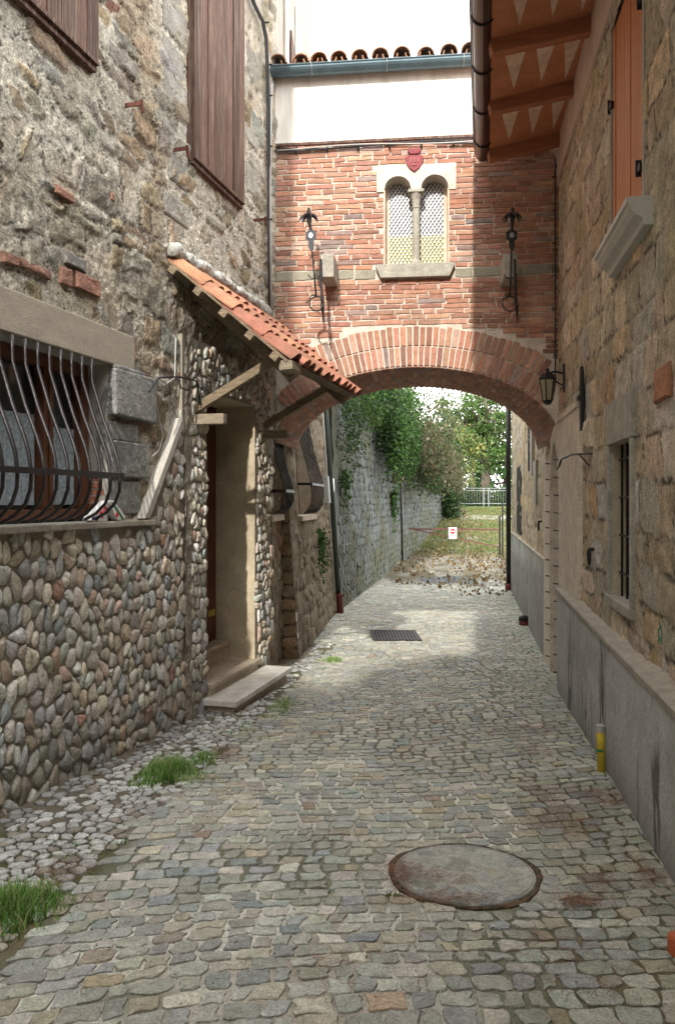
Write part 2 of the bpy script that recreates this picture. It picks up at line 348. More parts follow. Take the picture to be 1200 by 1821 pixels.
from mathutils.kdtree import KDTree
def sstep(a, b, x): t = np.clip((x - a) / (b - a), 0, 1); return t * t * (3 - 2 * t)
def hf_wall(mb, fr, us, zs, seeds, cfun, mortar, skip=None, an=1.35, joint=.012, jvar=.03, relief=.025, warp=.035, seed=0, tilt=.12, wob=.03, bury=.12, rg=.022, crk=.55, courses=None, cw=.3):
    """rubble masonry as one displaced sheet: irregular stones with sunk, uneven mortar"""
    U, Z = np.meshgrid(us, zs); n = len(seeds)
    if courses is None:
        kd = KDTree(n)
        for i, (a, b) in enumerate(seeds): kd.insert((a, b * an, 0), i)
        kd.balance()
    wu = U + (fbm(U * 7, Z * 7, seed + 1) - .5) * warp * 2 + (fbm(U * 28, Z * 28, seed + 2, 2) - .5) * warp * .5
    wz = Z + (fbm(U * 7, Z * 7, seed + 3) - .5) * warp * 2 + (fbm(U * 28, Z * 28, seed + 4, 2) - .5) * warp * .5
    sh = U.shape; idx = np.zeros(U.size, int); ed = np.zeros(U.size); q = np.stack([wu.ravel(), wz.ravel() * an], 1)
    S_ = np.asarray(seeds) * [1, an]
    if courses is not None:
        zb_, ubs, first = courses; zc_ = q[:, 1] + (fbm(q[:, 0] * .55, q[:, 1] * .3, seed + 20, 3) - .5) * cw
        r_ = np.clip(np.searchsorted(zb_, zc_) - 1, 0, len(zb_) - 2); uc_ = q[:, 0]; ez = np.minimum(zc_ - zb_[r_], zb_[r_ + 1] - zc_); ed = ez.copy()
        for j in range(len(zb_) - 1):
            k_ = np.nonzero(r_ == j)[0]
            if not len(k_): continue
            ub_, sk_ = ubs[j]; t_ = (zc_[k_] - zb_[j]) / (zb_[j + 1] - zb_[j]) - .5
            c_ = np.clip(np.searchsorted(ub_, uc_[k_]) - 1, 0, len(ub_) - 2)
            uu = uc_[k_] + sk_[c_] * t_ * .10
            c_ = np.clip(np.searchsorted(ub_, uu) - 1, 0, len(ub_) - 2)
            eu = np.minimum(uu - ub_[c_], ub_[c_ + 1] - uu); e_ = np.minimum(ez[k_], eu)
            rc = .045; ax = np.clip(rc - ez[k_], 0, rc); ay = np.clip(rc - eu, 0, rc); both = (ax > 0) & (ay > 0)
            e_ = np.where(both, rc - np.hypot(ax, ay), e_)
            ed[k_] = e_; idx[k_] = first[j] + c_
    else:
      for i in range(len(q)):
        r = kd.find_n((q[i, 0], q[i, 1], 0), 2); a, b = r[0][1], r[1][1]; idx[i] = a
        d = r[1][2] ** 2 - r[0][2] ** 2; D = math.hypot(S_[a, 0] - S_[b, 0], S_[a, 1] - S_[b, 1]); ed[i] = d / (2 * D + 1e-6)
    idx = idx.reshape(sh); ed = ed.reshape(sh)
    jw = joint + jvar * np.clip(fbm(U * 2.3, Z * 2.3, seed + 5) * 2.6 - .8, 0, 1.3)
    buried = NR.random(n) < bury
    m = sstep(jw * .6, jw * 1.25 + .006, ed) * np.where(buried[idx], .25, 1)
    prof = sstep(jw * .7, jw + .035, ed)
    hh = NR.uniform(.35, 1.2, n)[idx]; tu = NR.normal(0, tilt, n)[idx]; tz = NR.normal(0, tilt, n)[idx]
    du = wu - S_[idx, 0]; dz = wz - S_[idx, 1] / an
    rough = (fbm(U * 16, Z * 16, seed + 6) - .5)
    W = m * (relief * hh * (.55 + .45 * prof) + tu * du * .35 + tz * dz * .35 + rough * rg) + (1 - m) * ((fbm(U * 30, Z * 30, seed + 7) - .5) * .022) + (fbm(U * 1.4, Z * 1.4, seed + 8) - .5) * wob
    sc = np.array([cfun(a, b) for a, b in seeds])[idx]
    vn = fbm(U * 11, Z * 16, seed + 9)[..., None]; sc = sc * (.62 + .76 * vn)
    mc_ = mortar(U, Z) * (.6 + .8 * fbm(U * 33, Z * 33, seed + 10, 3))[..., None]
    k = m[..., None]; C = mc_ * (1 - k) + sc * k
    crack = (1 - sstep(.0, .010, np.abs(ed - jw * .85)))[..., None] * (fbm(U * 5, Z * 5, seed + 12) > .47)[..., None]
    C = C * (1 - crk * crack)
    v = fr.P(U, Z, W).reshape(-1, 3); nu = len(us)
    UM, ZM = np.meshgrid((us[:-1] + us[1:]) / 2, (zs[:-1] + zs[1:]) / 2)
    sk = skip(UM, ZM) if skip else np.zeros(UM.shape, bool)
    jj, ii = np.nonzero(~sk); a = jj * nu + ii
    mb.add(v, np.stack([a, a + 1, a + nu + 1, a + nu], 1).tolist(), C.reshape(-1, 3))
def make_courses(u0, u1, z0, z1, hmin, hmax, lmin, lmax):
    zb_ = [z0]
    while zb_[-1] < z1: zb_.append(zb_[-1] + R.uniform(hmin, hmax))
    ubs = []; first = []; seeds = []
    for j in range(len(zb_) - 1):
        ub_ = [u0 - R.uniform(0, lmax)]
        while ub_[-1] < u1: ub_.append(ub_[-1] + R.uniform(lmin, lmax) * R.choice([.45, 1, 1, 1]))
        first.append(len(seeds)); ubs.append((np.array(ub_), NR.normal(0, 1, len(ub_))))
        for a, b in zip(ub_[:-1], ub_[1:]): seeds.append(((a + b) / 2, (zb_[j] + zb_[j + 1]) / 2))
    return np.array(seeds), (np.array(zb_), ubs, first)
PEB = [(1, -.3), (1, .25), (.88, .68), (.55, .95)]
COB = [(1, -.8), (.985, .45), (.90, .88), (.55, 1.0)]
RUB = [(1, -.6), (.97, .55), (.86, .92), (.5, 1.0)]

# ================================================================== GROUND
def strip_edge(d): return -1.09 + .145 * (d - 4.25)        # right edge of the white pebble strip
def left_x(d): return np.where(d < 9.14, -3.237 + bL * d, np.interp(d, [9.14, 10.3, 12.5, 15.2, 20.6, 27, 34, 42, 60], [-.74, -.5, -.26, -.03, .9, 2.0, 3.55, 5.6, 9]))
def right_x(d): return .939 + .1727 * d
def gcol(x, d):
    n1 = fbm(x * 1.3, d * 1.3, 1); n2 = fbm(x * 7, d * 7, 2); n3 = fbm(x * 3, d * .9, 9)
    c = np.stack([.62 + 0 * x, .61 + 0 * x, .545 + 0 * x], -1) * (1 + .12 * np.clip((7.5 - d) / 3, 0, 1))[..., None]  # joints painted lighter up close to make up for the shade
    c = c * (.72 + .55 * n2)[..., None]
    def mix(c, k, m): m = np.clip(m, 0, 1)[..., None]; return c * (1 - m) + np.array(k) * m
    rx = right_x(d)
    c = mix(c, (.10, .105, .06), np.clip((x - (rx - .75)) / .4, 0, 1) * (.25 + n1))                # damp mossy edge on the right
    c = mix(c, (.12, .095, .06), np.clip((strip_edge(d) - x + .10) / .12, 0, 1) * (d < 12) * .9)      # soil in the pebble strip
    c = mix(c, (.09, .10, .04), np.clip((n1 - .50) * 7, 0, 1) * .8 * (d < 14))
    c = mix(c, (.20, .15, .09), np.clip((fbm(x * 2.1, d * 2.1, 17) - .52) * 6, 0, 1) * .55 * (d < 14))
    far = np.clip((d - 18) / 4, 0, 1)
    c = mix(c, (.24, .235, .20), far)
    c = mix(c, (.12, .105, .07), np.clip((d - 20.5) / 2, 0, 1) * np.clip((n3 - .32) * 6, 0, 1))       # leaves and earth
    c = mix(c, (.23, .225, .20), ((d > 25.5) & (d < 30.5) & (x > 3.0) & (x < 6.2)) * np.clip((n2 - .3) * 6, 0, 1) * .9)
    c = mix(c, (.10, .115, .13), ((np.abs(d - 21.9) < 1.0) & (np.abs(x - 3.0) < .75)) * .9)
    g = np.clip((d - 30.5) / 2, 0, 1)
    c = mix(c, (.075, .10, .025), g * np.clip((n1 - .12) * 3, 0, 1))
    c = mix(c, (.17, .13, .06), g * np.clip((n3 - .55) * 5, 0, 1))
    c = mix(c, (.27, .26, .23), ((d > 41.7) & (d < 43.3) & (x > 6.5)) * .95)
    c = mix(c, (.05, .05, .03), ((d > 45.2) & (d < 45.5) & (x > 7)) * .8)
    c = mix(c, (.07, .09, .05), np.clip((d - 60) / 10, 0, 1))
    return c
mb = MB()
xs = np.concatenate([[-300, -120, -50, -20], lin(-8, 8, .09), lin(8.5, 16, .5), [20, 50, 120, 300.]])
ds = np.concatenate([[-60, -30], lin(-16, 1.8, .5), lin(1.9, 12, .045), lin(12.1, 32, .12), lin(32.3, 60, .3), [64, 70, 75, 90, 120, 200, 400, 900.]])
def gh(x, d):
    near = (np.abs(x) < 15) & (d < 50)
    return (fbm(x * 12, d * 12, 4) - .5) * .009 * near + (fbm(x * .8, d * .8, 5) - .5) * .03 * near - .0065 + \
        np.where((d > 21) & (d < 50), (fbm(x * 2, d * 2, 8) - .4) * .10, 0)
mb.sheet(GR, xs, ds, gh, gcol)
tag(mb.build('ground', M['joint'], smooth=True), kind='structure')

MX, MY, MRAD = .60, 3.74, .345
GX0, GX1, GD0, GD1 = .52, 1.26, 11.75, 12.75
cob_pal = [(5, (.31, .31, .28)), (4, (.28, .29, .275)), (1.2, (.31, .29, .24)), (1.4, (.25, .27, .275)), (.2, (.29, .24, .185)), (2, (.38, .38, .345))]
mb = MB()
COB = [(1, -1.2), (.992, .45), (.955, .88), (.86, 1.0)]
def cut(p, k):
    q = np.roll(p, -1, 0); r = np.roll(p, 1, 0); out = []
    for i in range(len(p)):
        if i % 2 == 0: out += [p[i] + (r[i] - p[i]) * k, p[i] + (q[i] - p[i]) * k]
        else: out.append(p[i])
    return np.array(out)
def mclamp(p):
    v = p - [MX, MY]; r = np.hypot(v[:, 0], v[:, 1])[:, None]; return np.array([MX, MY]) + v * np.maximum(r, .362) / np.maximum(r, 1e-6)
def arc(x, ph): return .09 * math.sin(x * 1.5 + .6 + ph) + (x - .3) * .16
def cob_rows(d0, d1, hh, ll):
    d = d0 - .6; j = 0; ph = 0
    hs_ = []
    while d < d1 + .9: hs_.append(d); d += hh * R.uniform(.84, 1.16)
    wv = [lambda x, k=k: arc(x, hs_[k] * .55) + .006 * math.sin(x * 9 + k * 2.1) + .005 * math.sin(x * 23 + k * 4) for k in range(len(hs_))]
    for k in range(len(hs_) - 1):
        x = -2.6 - R.random() * .2
        while x < 5.0:
            l = ll * R.uniform(.66, 1.42); a, b = x, x + l; x += l; m_ = (a + b) / 2
            ya = hs_[k] + wv[k](a); d_m = hs_[k] + wv[k](m_) + hh / 2
            if not d0 < d_m < d1: continue
            if m_ < strip_edge(d_m) + R.uniform(-.05, .04) and d_m < 11.5: continue
            if m_ < float(left_x(np.array(d_m))) - .02 or m_ > right_x(d_m) + .05: continue
            if math.hypot(m_ - MX, d_m - MY) < MRAD + .03: continue
            if GX0 - .05 < m_ < GX1 + .05 and GD0 - .05 < d_m < GD1 + .05: continue
            if d_m > 20 and R.random() < (d_m - 20) / 2.2: continue
            s0 = R.uniform(-.010, .010)
            p = np.array([(a + s0, hs_[k] + wv[k](a)), (m_, hs_[k] + wv[k](m_)), (b + s0, hs_[k] + wv[k](b)), (b, (hs_[k] + wv[k](b) + hs_[k + 1] + wv[k + 1](b)) / 2),
                          (b - s0, hs_[k + 1] + wv[k + 1](b)), (m_, hs_[k + 1] + wv[k + 1](m_)), (a - s0, hs_[k + 1] + wv[k + 1](a)), (a, (hs_[k] + wv[k](a) + hs_[k + 1] + wv[k + 1](a)) / 2)])
            p = p + NR.normal(0, .0046, p.shape)
            c = 1.30 * (1 + .16 * max(0, min(1, (7.5 - d_m) / 3))) * pick(cob_pal) * [1.01, 1.0, .95]; c = c * (.84 + .28 * float(fbm(np.array(m_ * .9), np.array(d_m * .9), 15)))  # near cobbles painted lighter to offset the gloom there
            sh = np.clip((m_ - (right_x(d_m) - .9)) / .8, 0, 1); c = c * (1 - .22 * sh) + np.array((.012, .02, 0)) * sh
            tight = m_ > right_x(d_m) - .6 or m_ < strip_edge(d_m) + .5
            gap = R.uniform(.004, .008) if tight else R.uniform(.006, .0135)
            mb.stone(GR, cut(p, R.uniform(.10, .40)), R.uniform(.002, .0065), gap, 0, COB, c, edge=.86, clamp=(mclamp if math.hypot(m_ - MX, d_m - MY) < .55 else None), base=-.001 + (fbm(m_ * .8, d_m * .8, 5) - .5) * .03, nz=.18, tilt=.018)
cob_rows(1.6, 9.5, .094, .110); cob_rows(9.5, 14, .100, .122); cob_rows(14, 22, .12, .145)
street = mb.build('cobbled_street', M['cobble'], smooth=False); tag(street, kind='structure')

# white river pebble strip
mb = MB(); pts = []
P_ = scatter(-2.6, .4, 2.2, 11.4, .074, .074, .45)
cl = cells(P_)
for (x, d), poly in zip(P_, cl):
    if poly is None or x > strip_edge(d) - .02 or x < float(left_x(np.array(d))) + .07: continue
    n = float(fbm(np.array(x * 2.2), np.array(d * 2.2), 21))
    if n > .64 and R.random() < .6 or R.random() < .05: continue
    t = max(0, min(1, (n - .3) * 2.5))
    base = (.56, .57, .55) if R.random() < .8 else (.36, .33, .28)
    c = np.array(base) * R.uniform(.75, 1.15)
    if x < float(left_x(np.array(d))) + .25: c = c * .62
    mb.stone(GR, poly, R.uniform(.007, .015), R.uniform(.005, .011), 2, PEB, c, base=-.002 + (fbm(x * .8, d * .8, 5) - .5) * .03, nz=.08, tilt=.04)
tag(mb.build('pebble_verge', M['pebble'], smooth=True), kind='structure')

# manhole
mo = empty('manhole', GR.P(MX, MY, 0), 'round concrete manhole cover set in the cobbles, ringed with moss and needles', 'manhole cover')
tz = -.045
def disc(mb, r0, r1, w0, w1, n=64, wob=0):
    V = []; f = []
    for k in range(n):
        a = 2 * math.pi * k / n; wb = 1 + wob * math.sin(a * 5 + 1) + NR.normal(0, wob * .5)
        for r, w in ((r0, w0), (r0, w1), (r1 * wb, w1), (r1 * wb, w0)):
            V.append(GR.P(MX + r * math.cos(a), MY + r * math.sin(a), w))
    for k in range(n):
        for j in range(4): a = k * 4 + j; b = k * 4 + (j + 1) % 4; c = ((k + 1) % n) * 4 + (j + 1) % 4; d = ((k + 1) % n) * 4 + j; f.append((a, b, c, d))
    mb.add(V, f)
mb = MB(); ns, nr_ = 90, 34; V = []; C_ = []; sd_ = NR.uniform(-.34, .34, (52, 2)); sc_ = np.array([pick(cob_pal) for _ in range(52)])
for i in range(nr_ + 1):
    for k in range(ns):
        r = .340 * i / nr_; a = 2 * math.pi * k / ns; x_, y_ = r * math.cos(a), r * math.sin(a); dd = np.hypot(*(sd_ - [x_ + .012 * math.sin(y_ * 40), y_]).T); o2 = np.argsort(dd)[:2]; e_ = dd[o2[1]] - dd[o2[0]]
        m_ = max(0, min(1, (e_ - .006) / .014)) * .95; V.append(GR.P(MX + x_, MY + y_, .0035 + .0025 * m_ if i < nr_ else -.02)); C_.append(np.array((.46, .45, .40)) * (1 - m_) + sc_[o2[0]] * 1.22 * m_)
mb.add(V, [(i * ns + k, i * ns + (k + 1) % ns, (i + 1) * ns + (k + 1) % ns, (i + 1) * ns + k) for i in range(nr_) for k in range(ns)], np.array(C_)); mb.build('cover', M['cobble'], mo)
mb = MB(); disc(mb, .318, .321, -.03, .0068); mb.build('rim', M['concrete'], mo)
mb = MB(); disc(mb, .336, .362, -.03, -.001, wob=.02); mb.build('moss_ring', M['moss'], mo)

def grate(x0, x1, d0, d1, label, n, axis='x'):
    g = empty('drain_grate', GR.P((x0 + x1) / 2, (d0 + d1) / 2, 0), label, 'drain grate', None)
    mb = MB()
    for a, b, c, d in ((x0, x1, d0, d0 + .03), (x0, x1, d1 - .03, d1), (x0, x0 + .03, d0 + .031, d1 - .031), (x1 - .03, x1, d0 + .031, d1 - .031)):
        mb.box(GR, a, b, c, d, -.05, .014) if False else mb.add(GR.P(np.array([a, b, b, a] * 2), np.array([c, c, d, d] * 2), np.array([-.05] * 4 + [.014] * 4)), [(0, 3, 2, 1), (4, 5, 6, 7), (0, 1, 5, 4), (1, 2, 6, 5), (2, 3, 7, 6), (3, 0, 4, 7)])
    mb.build('rim', M['grille'], g)
    mb = MB()
    for i in range(n):
        t = (i + .5) / n; xa = x0 + .03 + (x1 - x0 - .06) * t
        mb.add(GR.P(np.array([xa - .014, xa + .014, xa + .014, xa - .014] * 2), np.array([d0 + .03, d0 + .03, d1 - .03, d1 - .03] * 2), np.array([-.03] * 4 + [.012] * 4)), [(0, 3, 2, 1), (4, 5, 6, 7), (0, 1, 5, 4), (1, 2, 6, 5), (2, 3, 7, 6), (3, 0, 4, 7)])
    mb.build('slats', M['grille'], g)
    mb = MB(); mb.add(GR.P(np.array([x0, x1, x1, x0]), np.array([d0, d0, d1, d1]), np.array([.0] * 4)), [(0, 1, 2, 3)]); mb.build('pit', M['dark'], g)
grate(GX0, GX1, GD0, GD1, 'large dark iron drain grate in the cobbles on the near side of the arch', 14)
grate(3.55, 4.35, 20.4, 21.2, 'small iron drain grate at the foot of the black downpipe beyond the arch', 12)

# ================================================================== LEFT HOUSE
HB = 8.6    # house top
lh = empty('stone_house', LW.P(LW.ud(7), float(gnd(7)), 0), 'rubble stone house on the left, its lower wall clad in river pebbles, brown shutters above', 'house')
uW0, uW1 = LW.ud(3.75), LW.pix(192)                      # grated window
zW0, zW1 = 1.45, 2.585
uD0, uD1, zDt = LW.pix(360), LW.pix(447), 2.60       # door
zDb = float(gnd(7.8))
uE = LW.ud(8.85)
uEnd = LW.L[-1]
uS = LW.ud(3.3)
holes = [(uW0, uW1, zW0, zW1), (uD0, uD1, -1.2, zDt), (uE, uEnd + 1, -1.5, 2.32)]
def inhole(U, Z, m=0.0):
    r = np.zeros(np.shape(U), bool)
    for a, b, c, d in holes: r |= (U > a - m) & (U < b + m) & (Z > c - m) & (Z < d + m)
    return r
def lw_h(U, Z): return (fbm(U * 9, Z * 9, 31) - .5) * .05 + (fbm(U * 2, Z * 2, 32) - .5) * .05 - .005
def lw_c(U, Z):
    n = fbm(U * 2.2, Z * 2.2, 33)[..., None]; m = fbm(U * 10, Z * 10, 34)[..., None]
    a = np.array((.40, .375, .33)); b = np.array((.27, .20, .135))
    zone = np.clip((LW.pix(205) < U) * (U < LW.pix(292)) * 1.0, 0, 1)[..., None]
    k = np.clip((n - .42) * 4 + zone * .7, 0, 1)
    return (a * (1 - k) + b * k) * (.62 + .75 * m)
mb = MB()
# rest of the house volume (towards the viewer's back, and behind)
mb.box(LW, 0, uS, -1, HB, -5, 0, (.33, .3, .25))
mb.box(LW, uS, uEnd, -1, HB, -5, -1.2, (.3, .27, .22)); mb.box(LW, uS, uEnd, HB - .05, HB + .1, -5, .05, (.3, .27, .22))
mb.build('core', M['mortar'], lh, smooth=True)
# rubble stones
pal_a = [(4, (.40, .365, .295)), (3, (.45, .42, .355)), (1.6, (.37, .37, .345)), (1.8, (.39, .32, .225))]
pal_b = [(3, (.35, .275, .19)), (2, (.39, .32, .225)), (1.3, (.34, .31, .265)), (.15, (.35, .19, .13))]
SLu, SLz = LW.pix(258, 925); SHu, SHz = LW.pix(320, 750)
CLT = LW.pix(330, 600)[1]                                # top of the pebble cladding round the door
clu0, clu1 = LW.pix(316), LW.pix(474)
def clad_top(u):
    if u < SLu: return 1.43
    if u < clu0: return SLz + (u - SLu) / (clu0 - SLu) * (SHz - SLz)
    if u < clu1:
        return CLT - max(0, (u - (clu0 + 1.2))) * .02
    return -9
blockz = [LW.pix(190, 665) , LW.pix(263, 745)]
mb = MB()
P_, CL = make_courses(uS - .4, uEnd + .4, .2, HB + 1, .10, .29, .18, .46)
us = grid(uS, uEnd, .0165, [h for q in holes for h in q[:2]])
def lwcol(u, z):
    warm = LW.pix(205) < u < LW.pix(292)
    if (R.random() < .018): return np.array((.34, .19, .14)) * R.uniform(.8, 1.1)
    return pick(pal_b if warm and R.random() < .75 or R.random() < .12 else pal_a)
def lwmort(U, Z):
    n = fbm(U * 2.2, Z * 2.2, 33)[..., None]
    a = np.array((.66, .62, .53)); b = np.array((.46, .39, .29))
    zone = (sstep(LW.pix(195), LW.pix(220), U) * (1 - sstep(LW.pix(280), LW.pix(296), U)))[..., None]
    k = np.clip((n - .5) * 4 + zone * .8, 0, 1); return a * (1 - k) + b * k
for za_, zb_, st_ in ((.9, 5.8, .0165), (5.8, HB, .05)):
    hf_wall(mb, LW, us if st_ < .03 else grid(uS, uEnd, .06), grid(za_, zb_, st_, [h for q in holes for h in q[2:]]), P_, lwcol, lwmort, lambda U, Z: inhole(U, Z), seed=31, an=1.0, relief=.018, joint=.008, jvar=.036, bury=.28, tilt=.14, warp=.050, rg=.03, crk=.85, courses=CL, cw=.5)
mb.build('wall', M['rubble'], lh, smooth=True)
mb = MB()
# dressed quoins beside the second shutter and brick courses above the lintel
for px0, px1, y0, y1 in ((288, 338, 10, 75), (288, 326, 80, 130), (288, 336, 135, 205), (288, 316, 212, 262), (300, 330, 268, 330), (290, 336, 352, 395), (436, 462, 90, 150), (436, 458, 200, 260), (437, 464, 300, 350)):
    a, zt = LW.pix(px0, y0); b, zb = LW.pix(px1, y1)
    zt = (LW.pix(px0, y0)[1] + LW.pix(px1, y0)[1]) / 2; zb = (LW.pix(px0, y1)[1] + LW.pix(px1, y1)[1]) / 2
    mb.stone(LW, [(a, zb), (b, zb), (b, zt), (a, zt)], .014, .008, 0, RUB, np.array((.36, .345, .31)) * R.uniform(.85, 1.1), base=.0, nz=.1)
for px0, px1, y, hh, cc in ((0, 30, 462, .07, 1), (30, 88, 478, .06, 1), (104, 125, 492, .13, 1), (128, 175, 506, .11, 1), (110, 150, 466, .09, 0), (92, 128, 345, .06, 1), (190, 200, 350, .07, 1)):
    a, z0 = LW.pix(px0, y); b = LW.pix(px1)
    z0 = LW.pix((px0 + px1) / 2, y)[1]
    mb.stone(LW, [(a, z0 - hh / 2), (b, z0 - hh / 2), (b, z0 + hh / 2), (a, z0 + hh / 2)], .020, .006, 0, RUB, (.36, .185, .135) if cc else (.25, .24, .23), base=.012, nz=.15)
mb.build('dressed_stones', M['stone'], lh)

# pebble cladding
clad_c = lambda U, Z: np.array((.20, .17, .135)) * (.6 + .8 * fbm(U * 12, Z * 12, 41))[..., None]
mb = MB()
uu = grid(uS, clu1, .04, [SLu, clu0, uD0, uD1]); 
for i in range(len(uu) - 1):
    a, b = uu[i], uu[i + 1]; mid = (a + b) / 2
    z1 = zDt if uD0 < mid < uD1 else 9
    ta, tb = clad_top(a + 1e-4), clad_top(b - 1e-4)
    zb = float(zDt) if uD0 < mid < uD1 else -1.0
    v = LW.P(np.array([a, b, b, a]), np.array([zb, zb, tb, ta]), np.array([.045] * 4)); mb.add(v, [(0, 1, 2, 3)], (.27, .24, .195))
mb.box(LW, clu0, clu0 + .01, SHz, CLT, 0, .045, (.3, .27, .22)); mb.box(LW, clu1 - .01, clu1, -1, CLT, -.1, .0449, (.3, .27, .22)); mb.box(LW, clu0 + .011, clu1 - .011, CLT - .01, CLT - .0005, 0, .0449, (.3, .27, .22))
clad = mb.build('pebble_cladding', M['mortar'], lh)
mb = MB()
peb_pal = [(5, (.52, .48, .41)), (3.5, (.48, .47, .43)), (1.8, (.44, .46, .45)), (1.6, (.54, .475, .385)), (.8, (.52, .40, .33)), (.15, (.47, .30, .24)), (2.4, (.62, .60, .55))]
def cladpts(u0, u1, z0, z1, su, sz, test):
    P_ = scatter(u0, u1, z0, z1, su, sz, .42); P_ = P_[NR.random(len(P_)) > .10]; P_ = np.concatenate([P_, P_[NR.random(len(P_)) < .10] + NR.normal(0, .035, 2)])
    for (u, z), poly in zip(P_, cells(P_, 1, .78)):
        if poly is None or not test(u, z): continue
        c = pick(peb_pal); 
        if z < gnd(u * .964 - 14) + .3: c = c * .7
        ang = R.uniform(-.35, .35); ctr = poly.mean(0); q = (poly - ctr)
        q = np.stack([q[:, 0] * math.cos(ang) - q[:, 1] * math.sin(ang), q[:, 0] * math.sin(ang) + q[:, 1] * math.cos(ang)], 1) * .96 + ctr
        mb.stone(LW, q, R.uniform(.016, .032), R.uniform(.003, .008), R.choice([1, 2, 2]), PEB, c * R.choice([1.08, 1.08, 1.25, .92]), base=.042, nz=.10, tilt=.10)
pilL, pilR = LW.pix(318), LW.pix(330)
cladpts(uS, clu0 + .2, -.9, 2.3, .093, .115, lambda u, z: u < pilL - .01 and z < clad_top(u) - .055)
cladpts(clu0, clu1, -.9, 3.3, .085, .105, lambda u, z: pilR + .005 < u < clu1 - .03 and z < clad_top(u) - .05 and not (uD0 - .035 < u < uD1 + .035 and z < zDt + .05))
mb.build('pebbles', M['pebble'], clad, smooth=True)
mb = MB(); mb.sheet(LW, lin(pilL, pilR, .02), lin(-1, CLT, .02), lambda U, Z: .058 + (fbm(U * 20, Z * 14, 44) - .5) * .03, lambda U, Z: np.array((.40, .36, .30)) * (.6 + .8 * fbm(U * 15, Z * 9, 45))[..., None]); mb.build('pilaster_strip', M['rubble'], lh)
mb = MB()
a, za = LW.pix(252, 925, .06); b, zb = LW.pix(262, 925, .06); c, zc = LW.pix(319, 765, .06); d, zd = LW.pix(316, 742, .06)
mb.prism(LW, [(a, 1.46), (b, 1.46), (c, zc), (c - .005, zd)], .0, .09); mb.build('slanting_coping', M['plaster_grey'], lh, bevel=.006)
# steps and door
mb = MB(); mb.box(LW, LW.pix(352) - .02, LW.pix(455) + .1, -.255, -.20, .0, .38); 
st = mb.build('outer_step', M['marble'], lh, bevel=.008)
mb = MB(); mb.box(LW, LW.pix(352) + .04, LW.pix(455) + .06, -.7, -.2555, .0, .33); mb.build('riser', M['step'], st)
mb = MB(); mb.box(LW, uD0 + .005, uD1 + .06, -.13, -.09, -.26, .10); st = mb.build('middle_step', M['step'], lh, bevel=.006)
mb = MB(); mb.box(LW, uD0 + .004, uD1 - .004, -.7, -.1305, -.25, .075); mb.build('riser', M['step'], st)
mb = MB(); mb.box(LW, uD0 + .004, uD1 - .004, .06, .10, -.42, -.23); st = mb.build('threshold', M['step'], lh, bevel=.006)
mb = MB(); mb.box(LW, uD0 + .006, uD1 - .006, -.3, .0595, -.42, -.255); mb.build('riser', M['step'], st)
mb = MB()
mb.box(LW, uD1, uD1 + .05, -.7, zDt + .05, -.46, .04); mb.box(LW, uD0 - .05, uD0, -.7, zDt + .05, -.46, .04)
mb.box(LW, uD0, uD1, zDt, zDt + .05, -.46, .04); mb.build('doorway_reveal', M['plaster_old'], lh)
mb = MB(); mb.box(LW, uD0, uD1, .10, zDt, -.46, -.41); dr = mb.build('door', M['redwood'], lh)
mb = MB()
for q in range(2):
    ua = uD0 + .07 + q * (uD1 - uD0) / 2; ub = ua + (uD1 - uD0) / 2 - .13
    for z0, z1 in ((.2, .75), (.87, 1.55), (1.67, 2.45)):
        mb.box(LW, ua, ub, z0, z1, -.41, -.395); mb.box(LW, ua + .05, ub - .05, z0 + .05, z1 - .05, -.395, -.385)
mb.build('panel', M['redwood'], dr, bevel=.006)
mb = MB(); mb.box(LW, uD1 - .3, uD1 - .13, .38, .45, -.385, -.36); mb.build('handle', mat('brass', (.5, .38, .1), rough=.3, metal=.7, n_amt=.1, f_amt=0, bump=0), dr)
# grated window
wn = MB(); wn.box(LW, uW0, uW1, zW0 + .02, zW0 + .09, -.24, -.16); wn.box(LW, uW0, uW1, zW1 - .09, zW1, -.24, -.16)
fr_u = [LW.pix(p, None, -.2) for p in (-60, 78, 148)]
for p in fr_u: wn.box(LW, p - .05, p + .05, zW0 + .09, zW1 - .09, -.24, -.155)
wn.box(LW, uW1 - .09, uW1, zW0 + .09, zW1 - .09, -.24, -.16); wn.box(LW, fr_u[1] - .012, fr_u[1] + .012, zW0 + .09, zW1 - .09, -.155, -.135)
win = wn.build('window', M['frame'], lh, bevel=.006)
mb = MB(); mb.box(LW, uW0, uW1, zW0, zW1, -.27, -.245); mb.build('pane', M['glass'], win)
mb = MB()
def curt(u0, u1, z0, z1):
    us_ = lin(u0, u1, .01); V = []; f = []
    for z in (z0, z1):
        for u in us_: V.append(LW.P(u, z, -.225 + .010 * math.sin((u - u0) * 90)))
    n = len(us_)
    for i in range(n - 1): f.append((i, i + 1, n + i + 1, n + i))
    mb.add(V, f)
curt(fr_u[0] + .07, fr_u[1] - .07, zW0 + .12, zW0 + .72); curt(fr_u[1] + .07, fr_u[2] - .07, zW0 + .12, zW0 + .66)
mb.build('curtain', M['curtain'], win, smooth=True)
mb = MB(); mb.box(LW, uW1, uW1 + .05, zW0, zW1, -.3, -.0); mb.box(LW, uW0, uW1, zW1, zW1 + .05, -.3, -.005); mb.box(LW, uW0, uW1, zW0 - .05, zW0, -.3, -.0)
mb.build('reveal', M['plaster_grey'], win)
mb = MB()
for i in range(6): mb.box(LW, uW1 - .003, uW1 + .01, zW0 + .04 + i * .05, zW0 + .08 + i * .05, -.22 + (i % 2) * .03, -.03 - (i % 3) * .02, (.38, .15, .09))
mb.build('brick_patch', M['brick'], win)
